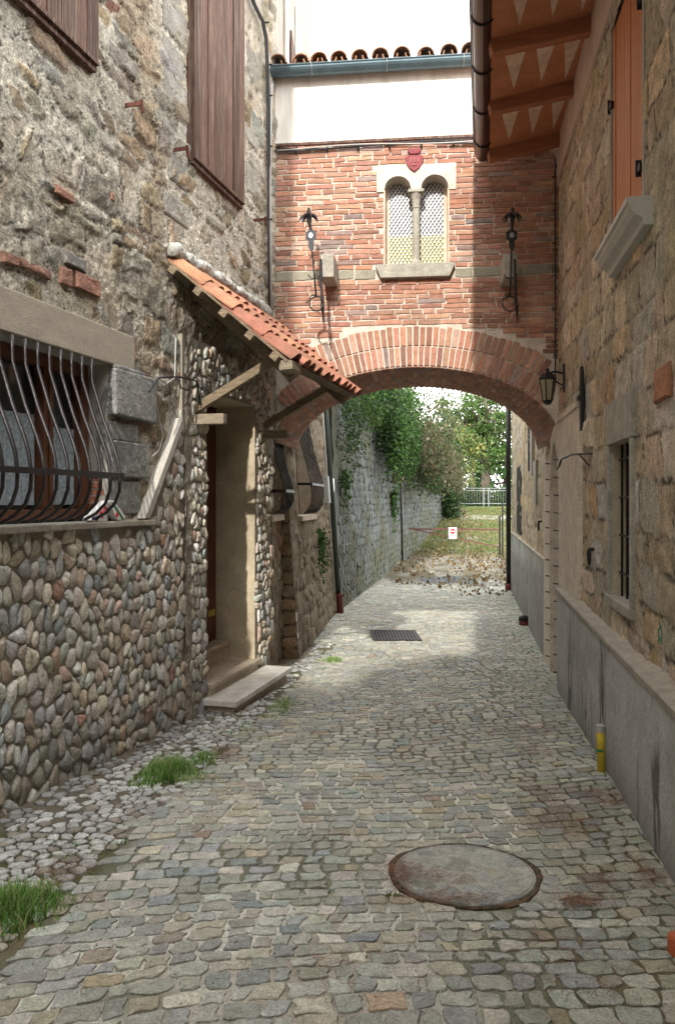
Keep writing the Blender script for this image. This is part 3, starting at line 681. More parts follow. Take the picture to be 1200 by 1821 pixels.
def grille(fr, u0, u1, z0, z1, nb, bulge, parent, m, r=.011, strap=.27, top_w=.05):
    H = z1 - z0
    prof = [(1, .0), (.86, .02), (.62, .42), (.45, .78), (.36, .93), (.27, 1.0), (.18, .98), (.10, .82), (.04, .5), (0, .1)]
    mb = MB()
    for i in range(nb):
        u = u0 + (u1 - u0) * i / (nb - 1)
        pts = []
        for j in range(len(prof) - 1):
            for t in (0, .5):
                a, b = prof[j], prof[j + 1]; pts.append(fr.pt(u, z0 + H * (a[0] * (1 - t) + b[0] * t), top_w + bulge * (a[1] * (1 - t) + b[1] * t)))
        pts.append(fr.pt(u, z0, top_w + bulge * .1)); mb.tube(pts, r, 6)
    g = mb.build('grille', m, parent, smooth=True)
    mb = MB(); mb.box(fr, u0 - .03, u1 + .02, z0 + H * strap - .018, z0 + H * strap + .018, top_w + bulge + r, top_w + bulge + r + .008)
    for uu_, s_ in ((u0 - .03, 1), (u1 + .02, -1)): mb.box(fr, uu_ - .006, uu_, z0 + H * strap - .018, z0 + H * strap + .018, 0, top_w + bulge + r + .008)
    mb.build('strap', m, g)
    return g
ug1 = LW.pix(214, None, .27)
grille(LW, ug1 - 14 * .118, ug1, zW0 + .02, zW1 - .01, 15, .22, win, M['grille'])
mb = MB(); mb.box(LW, uW0 - .4, SLu + .02, 1.405, 1.45, -.04, .09); mb.build('sill', M['coping'], win, bevel=.008)
mb = MB(); mb.box(LW, uW0 - .4, LW.pix(231), zW1, 2.845, -.02, .045); mb.build('lintel', M['lintel'], lh, bevel=.008)
mb = MB()
for px0, px1, y0, y1, w in ((194, 266, 664, 746, .07), (198, 240, 752, 786, .03), (200, 258, 787, 850, .045), (196, 250, 655, 663, .05), (205, 248, 856, 915, .02)):
    zt = LW.pix((px0 + px1) / 2, y0)[1]; zb = LW.pix((px0 + px1) / 2, y1)[1]; u0_ = uW1 + .001; u1_ = LW.pix(px1)
    us_ = lin(u0_, u1_, .03); zs_ = lin(zb, zt, .03)
    mb.box(LW, u0_, u1_, zb, zt, -.1, w, jit=.004)
mb.build('corner_block', M['quoin'], lh, bevel=.012)
# shutters
def shutter(px1, width, zb, zt, nplank):
    u1 = LW.pix(px1, None, .06); u0 = u1 - width; mb = MB()
    pw = width / nplank
    for i in range(nplank): mb.box(LW, u0 + i * pw + .003, u0 + (i + 1) * pw - .003, zb, zt, .03, .065 + R.uniform(-.006, .006), np.array((.105, .056, .040)) * R.uniform(.7, 1.35))
    mb.box(LW, u0, u1, zb + .0, zb + .03, .0655, .075)
    s_ = mb.build('shutter', M['shutter'], lh, bevel=.003)
    mb = MB(); mb.box(LW, u0 - .03, u0, zb - .02, zt, 0, .03); mb.box(LW, u1, u1 + .02, zb - .02, zt, 0, .03); mb.box(LW, u0, u1, zb - .04, zb - .003, 0, .05); mb.build('frame', M['shutter'], s_)
shutter(175, 1.3, 4.62, 6.6, 9)
shutter(434, LW.pix(434, None, .06) - LW.pix(345, None, .06), 4.62, 6.9, 8)
mb = MB(); a = LW.pix(341); mb.box(LW, a - .04, a + .01, 4.6, 6.9, -.01, .035); mb.build('shutter_trim', M['plaster_grey'], lh)
for px, py in ((222, 188), (306, 267), (450, 392)):
    u, z = LW.pix(px, py); t = empty('shutter_catch', LW.P(u, z, 0), {222: 'small rusty iron shutter catch on the bare stone below the first shutter', 306: 'small rusty iron shutter catch just left of the pale quoins', 450: 'small rusty iron catch near the house corner, beside the cables'}[px], 'shutter catch', 'iron shutter catches on the left wall')
    mb = MB(); mb.bar(LW.pt(u, z, -.02), LW.pt(u, z, .14), .012, .03); mb.build('pin', M['rust'], t)
    mb = MB(); mb.bar(LW.pt(u, z + .025, .14), LW.pt(u + .01, z - .07, .145), .03, .012); mb.build('blade', M['rust'], t)
# unseen eave added above the left house to shade the arch's left strip
mb = MB()
v = []
e = [(-.5, -.5, 1.0), (9.3, -.46, .2)]
mb.add([(-3.37, -.5, HB), (-.675, 9.3, HB), (-.46, 9.3, HB - .08), (-2.23, -.5, HB - .08), (-3.37, -.5, HB + .2), (-.675, 9.3, HB + .2), (-.46, 9.3, HB + .04), (-2.23, -.5, HB + .04)],
       [(0, 3, 2, 1), (4, 5, 6, 7), (0, 1, 5, 4), (1, 2, 6, 5), (2, 3, 7, 6), (3, 0, 4, 7)]); mb.build('shading_eave', M['oldtile'], lh)
# recess under the arch and battered wall beyond it (parts of the same house)
mb = MB()
uw1, uw2 = REC.ud(9.35), REC.ud(10.1)
hz = (1.42, 2.36)
hf_wall(mb, REC, grid(0, REC.L[-1], .025, [uw1, uw2]), grid(-1.2, 4, .03, hz), rows(-.3, 1.8, -1, 4, .16, .3, .2, .4, jit=.3), lambda a, b: pick(pal_b) * .9, lambda U, Z: np.array((.30, .25, .19)) + 0 * U[..., None], lambda U, Z: (U > uw1) & (U < uw2) & (Z > hz[0]) & (Z < hz[1]), seed=51)
mb.box(LW, uE - .02, uEnd, 2.3, 2.33, -.3, .0, (.3, .26, .2))
bw1, bw2 = BAT.ud(11.1), BAT.ud(12.45)
bz = (1.38, 2.85)
def bt_c(U, Z):
    n = fbm(U * 3, Z * 3, 62); c = np.array((.29, .24, .18)) * (.6 + .8 * fbm(U * 9, Z * 6, 61))[..., None]
    g = (np.clip((U - 3.4) / 1.3, 0, 1) * np.clip((2 - Z) / 1.5, 0, 1) * np.clip((n - .3) * 4, 0, 1))[..., None]
    return c * (1 - g * .8) + np.array((.10, .105, .045)) * g * .8
hf_wall(mb, BAT, grid(0, BAT.L[-1], .04, [bw1, bw2]), grid(-1.2, 6.3, .035, bz), rows(-.3, BAT.L[-1] + .3, -1, 6.4, .16, .3, .22, .5, jit=.3), lambda a, b: bt_c(np.array(a), np.array(b)) * R.uniform(.85, 1.25) + .02, bt_c, lambda U, Z: (U > bw1) & (U < bw2) & (Z > bz[0]) & (Z < bz[1]), seed=61, relief=.035, wob=.08)
# end cap and front of the buttress
bend = BAT.P(BAT.L[-1], np.array([-1.2, 6.3]), 0); b0 = BAT.P(0, np.array([-1.2, 6.3]), 0)
mb.add([bend[0], bend[1], bend[1] + [-3, .3, 0], bend[0] + [-3, .3, 0]], [(0, 1, 2, 3)], (.25, .21, .16))
mb.add([b0[0], b0[1], b0[1] + [-.8, -.0, 0], b0[0] + [-.8, -.0, 0]], [(0, 1, 2, 3)], (.19, .16, .12))
mb.build('side_wall', M['rubble'], lh, smooth=True)
mb = MB()
# rounded stones on the front of the buttress
class Butt:
    def P(s, a, z, w):
        a, z, w = np.broadcast_arrays(np.asarray(a, float), np.asarray(z, float), np.asarray(w, float))
        xr = -.50 - .067 * (z + .55)
        return np.stack([np.interp(a, [0, 1], [0, 1]) * 0 + (-.745 + (xr + .745) * a), 10.3 - w + 0 * a, z], -1)
z = -.5
while z < 2.2:
    h = R.uniform(.12, .2); mb.stone(Butt(), [(.02, z), (.98, z), (.98, z + h), (.02, z + h)], .03, .012, 1, RUB, pick([(2, (.33, .23, .14)), (1, (.30, .25, .18))]), nz=.1); z += h
mb.build('side_wall_stones', M['stone'], lh)
for fr, a, b, zz, nb, bl in ((REC, uw1, uw2, hz, 6, .14), (BAT, bw1, bw2, bz, 8, .15)):
    mb = MB(); mb.box(fr, a, b, zz[0], zz[1], -.3, -.2); w_ = mb.build('window', M['dark'], lh)
    mb = MB(); mb.box(fr, a - .04, a, zz[0], zz[1], -.3, .0); mb.box(fr, b, b + .04, zz[0], zz[1], -.3, 0); mb.box(fr, a, b, zz[1], zz[1] + .04, -.3, 0); mb.box(fr, a - .06, b + .06, zz[0] - .07, zz[0], -.3, .06); mb.build('reveal', M['trim'], w_)
    grille(fr, a + .05, b - .05, zz[0] + .03, zz[1] - .03, nb, bl, w_, M['grille'], r=.010, strap=.3)
# upper part behind the arch, with shutters
mb = MB()
UP = Frame([(-.74, 9.2), (-.50, 15.2)], 1)
mb.box(UP, 0, UP.L[-1], 4.2, HB + 3, -4, 0); up = mb.build('upper_wall', M['plaster_grey'], lh)
mb = MB()
for u, z in ((1.6, 6.85), (1.6, 7.55)):
    mb.prism(UP, [(u, z), (u + 1.3, z), (u + 1.3, z + .5), (u, z + .5)], .02, .05)
mb.build('louvre', M['shutter'], up)
mb = MB(); mb.box(UP, 5.72, 5.76, 6.8, 8.1, 0, .06); mb.box(UP, 5.76, 5.8, 7.3, 9.2, 0, .12); mb.build('shutter', M['navy'], up)
mb = MB(); mb.tube([UP.pt(1.0, 6.2, .04), UP.pt(1.02, 9, .04)], .035); mb.tube([UP.pt(2.6, 6.2, .03), UP.pt(2.6, 9, .03)], .03); mb.build('pipe', M['plaster'], up, smooth=True)

# ================================================================== DOOR CANOPY
uc0, uc1 = LW.pix(300) + .0, LW.pix(300) + 2.28
zr, ze, wp = 3.64, 2.74, 1.06
SLP = math.hypot(wp, zr - ze)
class Roof:
    """s down the slope from the wall, u along, h above the slope"""
    def P(s, u, t, h):
        u, t, h = np.broadcast_arrays(np.asarray(u, float), np.asarray(t, float), np.asarray(h, float))
        cw = wp / SLP; cz = (zr - ze) / SLP
        return LW.P(u, zr - t * cz + h * cw, t * cw + h * cz)
RFR = Roof()
cn = empty('door_canopy', LW.P(uc0, ze, wp / 2), 'small lean-to canopy of orange roof tiles on timber braces over the doorway', 'canopy')
mb = MB(); NT = 11; pitch = (uc1 - uc0) / NT; NROW = 4
def prof(f):
    return .058 * math.sqrt(max(0, 1 - ((f - .5) / .36) ** 2)) if abs(f - .5) < .36 else -.008 * math.cos((f if f < .14 else f - 1) / .14 * math.pi / 2)
fs = [0, .05, .1, .14, .16, .20, .27, .36, .45, .55, .64, .73, .80, .84, .86, .9, .95]
for r_ in range(NROW):
    t0 = r_ * SLP / NROW - .06; t1 = (r_ + 1) * SLP / NROW + .03
    for i in range(NT):
        cc = np.array((.44, .20, .13)) * R.uniform(.68, 1.2); cc[1] *= R.uniform(.9, 1.15); j0 = R.uniform(-.018, .018); jr = R.uniform(-.006, .008)
        ring = []; ff = fs + [1.0]
        for (t, hb) in ((t0, 0), (t1 + j0, .026 + jr)):
            for th in (0, -.014):
                ring.append(RFR.P(np.array([uc0 + (i + f) * pitch for f in ff]), t, np.array([prof(f) + hb + th for f in ff])))
        n = len(ff); V = np.concatenate(ring); f = []
        for k in range(n - 1):
            f += [(k, k + 1, 2 * n + k + 1, 2 * n + k), (n + k, 3 * n + k, 3 * n + k + 1, n + k + 1), (2 * n + k, 2 * n + k + 1, 3 * n + k + 1, 3 * n + k)]
        f += [(0, 2 * n, 3 * n, n), (n - 1, 2 * n - 1, 4 * n - 1, 3 * n - 1)]
        mb.add(V, f, cc)
mb.build('roof_tiles', M['terra'], cn)
mb = MB()
V = []; 
pts = [LW.pt(uc0 - .03 + k * .015, zr + .05 + .012 * math.sin(k * .21), .05) for k in range(int(2.28 / .015))]
mb.tube(pts, [.055] * len(pts), 16)
v_ = mb.V[-1]; v_ += NR.normal(0, .005, v_.shape) + ((fbm(v_[:, 1] * 14 + v_[:, 0] * 9, v_[:, 2] * 22, 77) - .5) * .06)[:, None]
o = mb.build('ridge_mortar', M['foam'], cn, smooth=True)
mb = MB(); v_ = mb
mb.add(RFR.P(np.array([uc0, uc1, uc1, uc0] * 2), np.array([0, 0, SLP, SLP] * 2), np.array([-.03] * 4 + [-.01] * 4)), [(0, 3, 2, 1), (4, 5, 6, 7), (0, 1, 5, 4), (1, 2, 6, 5), (2, 3, 7, 6), (3, 0, 4, 7)]); mb.build('deck', M['oldwood'], cn)
for t in (.12, .42, .72, 1.02, 1.30):
    mb = MB(); mb.add(RFR.P(np.array([uc0 - .05, uc1 + .04, uc1 + .04, uc0 - .05] * 2), np.array([t - .035, t - .035, t + .035, t + .035] * 2), np.array([-.085] * 4 + [-.0305] * 4)), [(0, 3, 2, 1), (4, 5, 6, 7), (0, 1, 5, 4), (1, 2, 6, 5), (2, 3, 7, 6), (3, 0, 4, 7)]); mb.build('purlin', M['oldwood'], cn, bevel=.004)
ub0, ub1 = LW.pix(340), uc1 - .16
for u in (ub0, ub1):
    mb = MB(); mb.add(RFR.P(np.array([u - .04, u + .04, u + .04, u - .04] * 2), np.array([.02, .02, SLP - .02, SLP - .02] * 2), np.array([-.165] * 4 + [-.0855] * 4)), [(0, 3, 2, 1), (4, 5, 6, 7), (0, 1, 5, 4), (1, 2, 6, 5), (2, 3, 7, 6), (3, 0, 4, 7)]); mb.build('rafter', M['oldwood'], cn, bevel=.005)
    mb = MB(); mb.bar(LW.pt(u, 2.40, .02), LW.pt(u, 2.84, .84), .075, .075, up=(0, 0, 1)); mb.build('brace', M['oldwood'], cn, bevel=.006)
    mb = MB(); mb.box(LW, u - .045, u + .045, 2.27, 2.365, -.02, .33); mb.build('bracket_stub', M['stubwood'], cn, bevel=.012)
mb = MB(); mb.box(LW, uc0 + .02, uc0 + .25, 2.66, 2.74, .97, 1.09, jit=.004); mb.build('eave_block', M['stubwood'], cn, bevel=.006)

# ================================================================== ARCH
CU = AW / 2; AA = 1.60; KK = .86; ZC = 3.125
def intr(u):
    x = min(abs(u - CU) / AA, .9999); return ZC - KK * (1 - math.sqrt(1 - x * x))
def intr_n(u):
    e = 1e-3; dz = (intr(u + e) - intr(u - e)) / (2 * e); l = math.hypot(1, dz); return (-dz / l, 1 / l)
ZT = 5.70; ZP = 6.41; THK = 1.6
ar = empty('brick_archway', AF.P(CU, float(gnd(8.8)), 0), 'brick archway room bridging the alley between the two houses, white band and tiled roof above', 'archway')
wu0, wzb = AF.pix(683, 472); wu1 = AF.pix(797); wz1 = AF.pix(740, 310)[1]; wzb = AF.pix(740, 472)[1]; wsp = AF.pix(740, 337)[1]
wm = AF.pix(739.5)
r1 = (wm - .055 - wu0) / 2; r2 = (wu1 - wm - .055) / 2
def open_z(u):
    for a, b in ((wu0, wm - .055), (wm + .055, wu1)):
        if a <= u <= b:
            r = (b - a) / 2; x = (u - (a + b) / 2) / r; return wsp + r * math.sqrt(max(0, 1 - x * x))
    return wsp
mb = MB()
us = grid(0, AW, .05, [wu0, wu1, wm - .055, wm + .055])
mc = (.66, .59, .51)
for i in range(len(us) - 1):
    a, b = us[i], us[i + 1]; m_ = (a + b) / 2
    def strip(za, zb_, zc, zd, w=0.0): mb.add(AF.P(np.array([a, b, b, a]), np.array([za, zb_, zc, zd]), np.full(4, w)), [(0, 1, 2, 3)], mc)
    if wu0 < m_ < wu1:
        strip(intr(a), intr(b), wzb, wzb); strip(wz1 + .03, wz1 + .03, ZT, ZT)
    else: strip(intr(a), intr(b), ZT, ZT)
    mb.add(AF.P(np.array([a, b, b, a]), np.array([intr(a), intr(b), ZP, ZP]), np.full(4, -THK)), [(3, 2, 1, 0)], mc)
    mb.add(AF.P(np.array([a, b, b, a]), np.array([intr(a), intr(b), intr(b), intr(a)]), np.array([0, 0, -THK, -THK])), [(3, 2, 1, 0)], (.30, .2, .15))
mb.build('brick_wall', M['mortar'], ar)
RING = .455
bp = [(5, (.40, .20, .14)), (3, (.44, .26, .185)), (2, (.32, .165, .12)), (.8, (.30, .22, .20)), (.3, (.46, .32, .24))]
def brick(mb, fr, u0, u1, z0, z1, c, w=.012, sk=0):
    g = .004
    p = np.array([(u0, z0), ((u0 + u1) / 2, z0), (u1, z0), (u1, (z0 + z1) / 2), (u1, z1), ((u0 + u1) / 2, z1), (u0, z1), (u0, (z0 + z1) / 2)])
    p = p + NR.normal(0, .0032, p.shape); ctr = p.mean(0); V = []
    for s_, ww in ((1, -.005), (1, w * .7), (.955, w)):
        q = ctr + (p - ctr) * [s_ + (1 - s_) * .6, s_]; V.append(fr.P(q[:, 0], q[:, 1], np.full(8, ww) + NR.normal(0, .001, 8)))
    V = np.concatenate(V); f = [(j * 8 + i, j * 8 + (i + 1) % 8, (j + 1) * 8 + (i + 1) % 8, (j + 1) * 8 + i) for j in range(2) for i in range(8)] + [tuple(16 + i for i in range(8))]
    mb.add(V, f, c)
def ext_z(u):
    # outer edge of the voussoir ring at u, by sampling normals
    best = None
    return np.interp(u, EU, EZ, left=-9, right=-9)
EU = []; EZ = []
for t in np.linspace(.0, AW, 200):
    n = intr_n(t); EU.append(t + n[0] * RING); EZ.append(intr(t) + n[1] * RING)
o_ = np.argsort(EU); EU = np.array(EU)[o_]; EZ = np.array(EZ)[o_]
mb = MB(); z = 2.35; row = 0
bandz = AF.pix(640, 489)[1]
while z < ZT - .02:
    hh = R.uniform(.041, .050); zc = z + hh / 2
    band = abs(zc - bandz) < .045
    if band: hh = .10; zc = z + hh / 2
    wob = lambda u: .008 * math.sin(u * 1.7 + row * .25) + .003 * math.sin(u * 5 + row)
    u = -R.uniform(0, .2)
    while u < AW - .01:
        l = (R.uniform(.2, .33) if band else R.choice([.13, .15, .25, .27, .29, .2]) + R.uniform(-.015, .015)); a = max(u, 0); b = min(u + l, AW); u += l + R.uniform(.011, .017)
        if b - a < .03: continue
        m_ = (a + b) / 2
        if max(ext_z(a), ext_z(b), ext_z(m_)) + .012 > z + wob(m_): continue
        segs = [(a, b)]
        # keep clear of the window with its stone head
        fx0, fx1 = (wu0 - .085, wu1 + .085) if zc > wsp - .03 else (wu0 - .005, wu1 + .005)
        if wzb - .14 < zc < wz1 + .12:
            if wzb - .15 < zc < wzb: fx0, fx1 = AF.pix(667), AF.pix(809)
            segs = []
            if a < fx0: segs.append((a, min(b, fx0)))
            if b > fx1: segs.append((max(a, fx1), b))
        for a_, b_ in segs:
            if b_ - a_ < .04: continue
            c = (.30, .28, .22) if band else pick(bp)
            if band: c = np.array(c) * R.uniform(.8, 1.1)
            brick(mb, AF, a_, b_, z + wob(m_), z + hh + wob(m_), c)
    z += hh + R.uniform(.011, .016); row += 1
# voussoirs, two rings
S = np.linspace(0, AW, 2000); Zs = np.array([intr(t) for t in S]); seg = np.concatenate([[0], np.cumsum(np.hypot(np.diff(S), np.diff(Zs)))])
for ring, (r0, r1_) in enumerate(((.012, .225), (.24, RING - .004))):
    s_ = .03
    while s_ < seg[-1] - .03:
        th = R.uniform(.042, .054); ua = np.interp(s_, seg, S); ub = np.interp(s_ + th, seg, S)
        if ring: ub = ub * 1.0
        na, nb_ = intr_n(ua), intr_n(ub); e0 = R.uniform(-.012, .012); e1 = R.uniform(-.015, .015) if ring else R.uniform(-.005, .005)
        P4 = [(ua + na[0] * (r0), intr(ua) + na[1] * (r0)), (ub + nb_[0] * r0, intr(ub) + nb_[1] * r0), (ub + nb_[0] * (r1_ + e1), intr(ub) + nb_[1] * (r1_ + e1)), (ua + na[0] * (r1_ + e1), intr(ua) + na[1] * (r1_ + e1))]
        if min(p[0] for p in P4) > .0 and max(p[0] for p in P4) < AW:
            p = np.array(P4); ctr = p.mean(0); c = pick(bp) * 1.05; V = []
            for q_, ww in ((1, -.004), (1, .012), (.95, .016)): q = ctr + (p - ctr) * q_; V.append(AF.P(q[:, 0], q[:, 1], np.full(4, ww)))
            V = np.concatenate(V); mb.add(V, [(j * 4 + i, j * 4 + (i + 1) % 4, (j + 1) * 4 + (i + 1) % 4, (j + 1) * 4 + i) for j in range(2) for i in range(4)] + [(8, 9, 10, 11)], c)
        s_ += th + .016 * (1 if ring == 0 else 1)
# soffit bricks
s_ = 0.02; k = 0
while s_ < seg[-1] - .05:
    th = .056; ua, ub = np.interp(s_, seg, S), np.interp(s_ + th, seg, S); w = -.012 - (k % 2) * .12
    na, nb_ = intr_n(ua), intr_n(ub)
    w = 0.012
    while w > -THK:
        l = .25 if w < .01 else (.25 if k % 2 else .13); w2 = max(w - l, -THK)
        d = -.010; V = []
        for dd in (.004, d):
            V += [AF.P(ua + na[0] * dd, intr(ua) + na[1] * dd, w), AF.P(ub + nb_[0] * dd, intr(ub) + nb_[1] * dd, w), AF.P(ub + nb_[0] * dd, intr(ub) + nb_[1] * dd, w2), AF.P(ua + na[0] * dd, intr(ua) + na[1] * dd, w2)]
        mb.add(V, [(4, 5, 6, 7), (0, 1, 5, 4), (1, 2, 6, 5), (2, 3, 7, 6), (3, 0, 4, 7)], pick(bp) * .95)
        w = w2 - .012
    s_ += th + .013; k += 1
mb.build('bricks', M['brick'], ar)
# window
win = MB()
pl = MB()
us_ = grid(wu0 - .085, wu1 + .085, .012, [wu0, wu1, wm - .055, wm + .055])
ztop = wz1 + .105
for i in range(len(us_) - 1):
    a, b = us_[i], us_[i + 1]; m_ = (a + b) / 2
    za = open_z(a) if wu0 <= m_ <= wu1 else wsp - .02; zb_ = open_z(b) if wu0 <= m_ <= wu1 else wsp - .02
    pl.add(AF.P(np.array([a, b, b, a] * 2), np.array([za, zb_, ztop, ztop] * 2), np.array([.024] * 4 + [-.25] * 4)), [(0, 1, 2, 3), (0, 4, 5, 1), (3, 2, 6, 7)], (.50, .465, .40))
    if i in (0, len(us_) - 2): pl.box(AF, a, b, za, ztop, -.02, .0235)
w_ = pl.build('twin_window', M['trim_light'], ar)
pl = MB()
pl.box(AF, wu0 - .01, wu0 + .012, wzb, wsp + .0, -.24, .014); pl.box(AF, wu1 - .012, wu1 + .01, wzb, wsp + .0, -.24, .014)
pl.box(AF, wu0, wu1, wzb - .02, wzb + .004, -.24, .0); pl.build('reveal', mat('pale_reveal', (.55, .42, .33), n_amt=.15, bump=.3), w_)
pl = MB(); pl.box(AF, wu0 + .012, wu0 + .05, wzb, wz1, -.235, -.19); pl.box(AF, wu1 - .05, wu1 - .012, wzb, wz1, -.235, -.19); pl.build('window_frame', M['cream'], w_)
pl = MB()
zz = lin(wzb, wz1 + .02, .03); V = []; cc = []
for z in zz:
    for u in (wu0, wu1):
        V.append(AF.P(u, z, -.215)); t = (z - wzb) / (wz1 - wzb); cc.append((.80, .76, .42) if t < .40 else (.88, .89, .92))  # pale tones painted in for reflection and the curtain behind
pl.add(V, [(2 * i, 2 * i + 1, 2 * i + 3, 2 * i + 2) for i in range(len(zz) - 1)], np.array(cc)); pl.build('pane', M['pane'], w_)
pl = MB(); st = .0455
j = 0; z = wzb + .02
while z < wz1:
    u = wu0 + .05 + (j % 2) * st / 2
    while u < wu1 - .05:
        s1 = st * (.36 if z > wzb + .4 * (wz1 - wzb) else .22)
        pl.prism(AF, [(u - s1, z - s1 * .2), (u + s1, z - s1 * .9), (u + s1 * .8, z + s1 * .9), (u + .1 * s1, z + .1 * s1)], -.213, -.209); u += st
    z += st * .72; j += 1
for t in range(-40, 44):
    a = wu0 + .05 + t * st
    for sg in (1, -1):
        z0 = wzb; pts = []
        u_a = a; u_b = a + sg * (wz1 - wzb) * .69; z_a, z_b = wzb, wz1
        lo, hi = wu0 + .05, wu1 - .05
        def cl_(u): return (u - u_a) / (u_b - u_a)
        t0, t1 = sorted((cl_(lo), cl_(hi))); t0 = max(t0, 0); t1 = min(t1, 1)
        if t1 > t0: pl.bar(AF.pt(u_a + (u_b - u_a) * t0, z_a + (z_b - z_a) * t0, -.21), AF.pt(u_a + (u_b - u_a) * t1, z_a + (z_b - z_a) * t1, -.21), .004, .004)
pl.build('leading', M['lead'], w_)
pl = MB(); pu, pz = wm, wsp
c_ = AF.P(wm, 0, -.06)
pl.lathe((c_[0], c_[1], 0), [(.062, wzb), (.062, wzb + .04), (.055, wzb + .06), (.044, wzb + .08), (.042, wsp - .20), (.05, wsp - .195), (.05, wsp - .18), (.043, wsp - .175), (.05, wsp - .1), (.075, wsp - .04), (.085, wsp - .03), (.085, wsp + .0)], 14)
pl.box(AF, wm - .09, wm + .09, wsp - .03, wsp + .002, -.14, .026); pl.build('column', M['trim_grey'], w_, smooth=False)
pl = MB(); s0, s1 = AF.pix(668), AF.pix(808); z0 = AF.pix(738, 496)[1]
pl.prism(AF, [(s0, wzb - .02), (s0, wzb), (s1, wzb), (s1, wzb - .02), (s1 - .06, z0), (s0 + .06, z0)], -.02, .09); pl.build('sill', M['trim_grey'], w_, bevel=.006)
# crest
mb = MB(); cu, cz = AF.pix(736.5, 287)
k = .0975 / 15
sh = [(-15, 6), (-9, 9), (9, 9), (15, 6), (14, -6), (9, -14), (0, -21), (-9, -14), (-14, -6)]
mb.prism(AF, [(cu + x * k, cz + y * k) for x, y in sh], .01, .045)
mb.prism(AF, [(cu + x * k, cz + y * k) for x, y in [(-7, 10), (7, 10), (12, 17), (8, 20), (-8, 20), (-12, 17)]], .01, .05)
cr = mb.build('crest', M['crest'], ar, bevel=.006)
mb = MB()
for x, y, w2, h2 in ((-6, 0, 2, 9), (0, 0, 2, 10), (6, 0, 2, 9), (0, -9, 10, 1.5)):
    mb.prism(AF, [(cu + (x - w2 / 2) * k, cz + (y - h2 / 2) * k), (cu + (x + w2 / 2) * k, cz + (y - h2 / 2) * k), (cu + (x + w2 / 2) * k, cz + (y + h2 / 2) * k), (cu + (x - w2 / 2) * k, cz + (y + h2 / 2) * k)], .045, .053)
mb.build('emblem', mat('pink_relief', (.36, .14, .14), n_amt=.2, f_amt=0, bump=.2), cr)
# corbels
for px in (579, 893):
    u, z = AF.pix(px + (10 if px < 700 else 7), 488); mb = MB(); mb.box(AF, u - .075, u + .075, z - .15, z + .11, -.05, .42); mb.build('corbel', M['trim_grey'], ar, bevel=.012)
# white band, cable ledge, gutter, roof
mb = MB(); mb.box(AF, 0, AW, ZT + .03, ZP + .25, -THK, .015); mb.build('white_band', M['plaster'], ar)
mb = MB(); mb.box(AF, .0, AW, ZT, ZT + .0295, -.05, .03); mb.build('ledge', M['shutter'], ar)
mb = MB(); n = 10
zg = ZP + .05
def gutter(mb, fr, u0, u1, z, wc, r, seg=10):
    for (ra, sgn) in ((r, 1), (r - .006, -1)):
        V = []; f = []
        for u in (u0, u1):
            for k in range(seg + 1):
                a = math.pi + math.pi * k / seg; V.append(fr.P(u, z + ra * math.sin(a), wc + ra * math.cos(a)))
        for k in range(seg): q = (k, k + 1, seg + 2 + k, seg + 1 + k); f.append(q if sgn > 0 else q[::-1])
        if sgn > 0: f += [tuple(range(seg + 1)), tuple(range(seg + 1, 2 * seg + 2))]
        mb.add(V, f)
    mb.tube([fr.pt(u0, z, wc + r), fr.pt(u1, z, wc + r)], .010, 6)
gutter(mb, AF, -.02, AW - .75, zg + .07, .13, .085)
g_ = mb.build('gutter', M['zinc'], ar)
mb = MB()
for u in (.45, 1.3, 2.15): 
    mb.tube([AF.pt(u, zg + .07 + .09 * math.sin(math.pi + math.pi * k / 8), .13 + .09 * math.cos(math.pi + math.pi * k / 8)) for k in range(9)], .006, 5)
mb.build('gutter_strap', M['galv'], g_)
mb = MB(); RS = .28
def tile_col(mb, fr, uc, r, w0, w1, z, slope, up=True, c=(.3, .2, .1)):
    V = []; f = []; sg = 10
    for rr in (r, r - .014):
        for (w, rs) in ((w0, 1.0), (w1, .85)):
            for k in range(sg + 1):
                a = math.pi * k / sg
                V.append(fr.P(uc + rr * rs * math.cos(a), z + (w0 - w) * slope + (rr * rs * math.sin(a)) * (1 if up else -1) + (0 if up else r * .9), w))
    m_ = sg + 1
    for k in range(sg):
        f += [(k, k + 1, m_ + k + 1, m_ + k), (2 * m_ + k, 3 * m_ + k, 3 * m_ + k + 1, 2 * m_ + k + 1), (k, 2 * m_ + k, 2 * m_ + k + 1, k + 1)]
    mb.add(V, f, c)
npx = [535, 567, 602, 639, 675, 715, 757, 797, 835, 875]
mb.box(AF, 0, AW, ZP + .12, ZP + .20, -THK, .05)
for i, px in enumerate(npx + [495, 915, 955, 985]):
    u = AF.pix(px, None, .1)
    for k in range(4):
        w0 = .13 - k * .38 + R.uniform(-.02, .02); tile_col(mb, AF, u + R.uniform(-.008, .008), .1, w0, w0 - .42, ZP + .20 + k * .38 * RS + k * .004, RS)
    for k in range(4):
        w0 = .14 - k * .38; tile_col(mb, AF, u + .12, .09, w0, w0 - .42, ZP + .14 + k * .38 * RS, RS, up=False)
rf = mb.build('roof_tiles', M['oldtile'], ar)
mb = MB(); mb.box(AF, 0, AW, 2.3, 2.31, -THK, -THK + .01); 
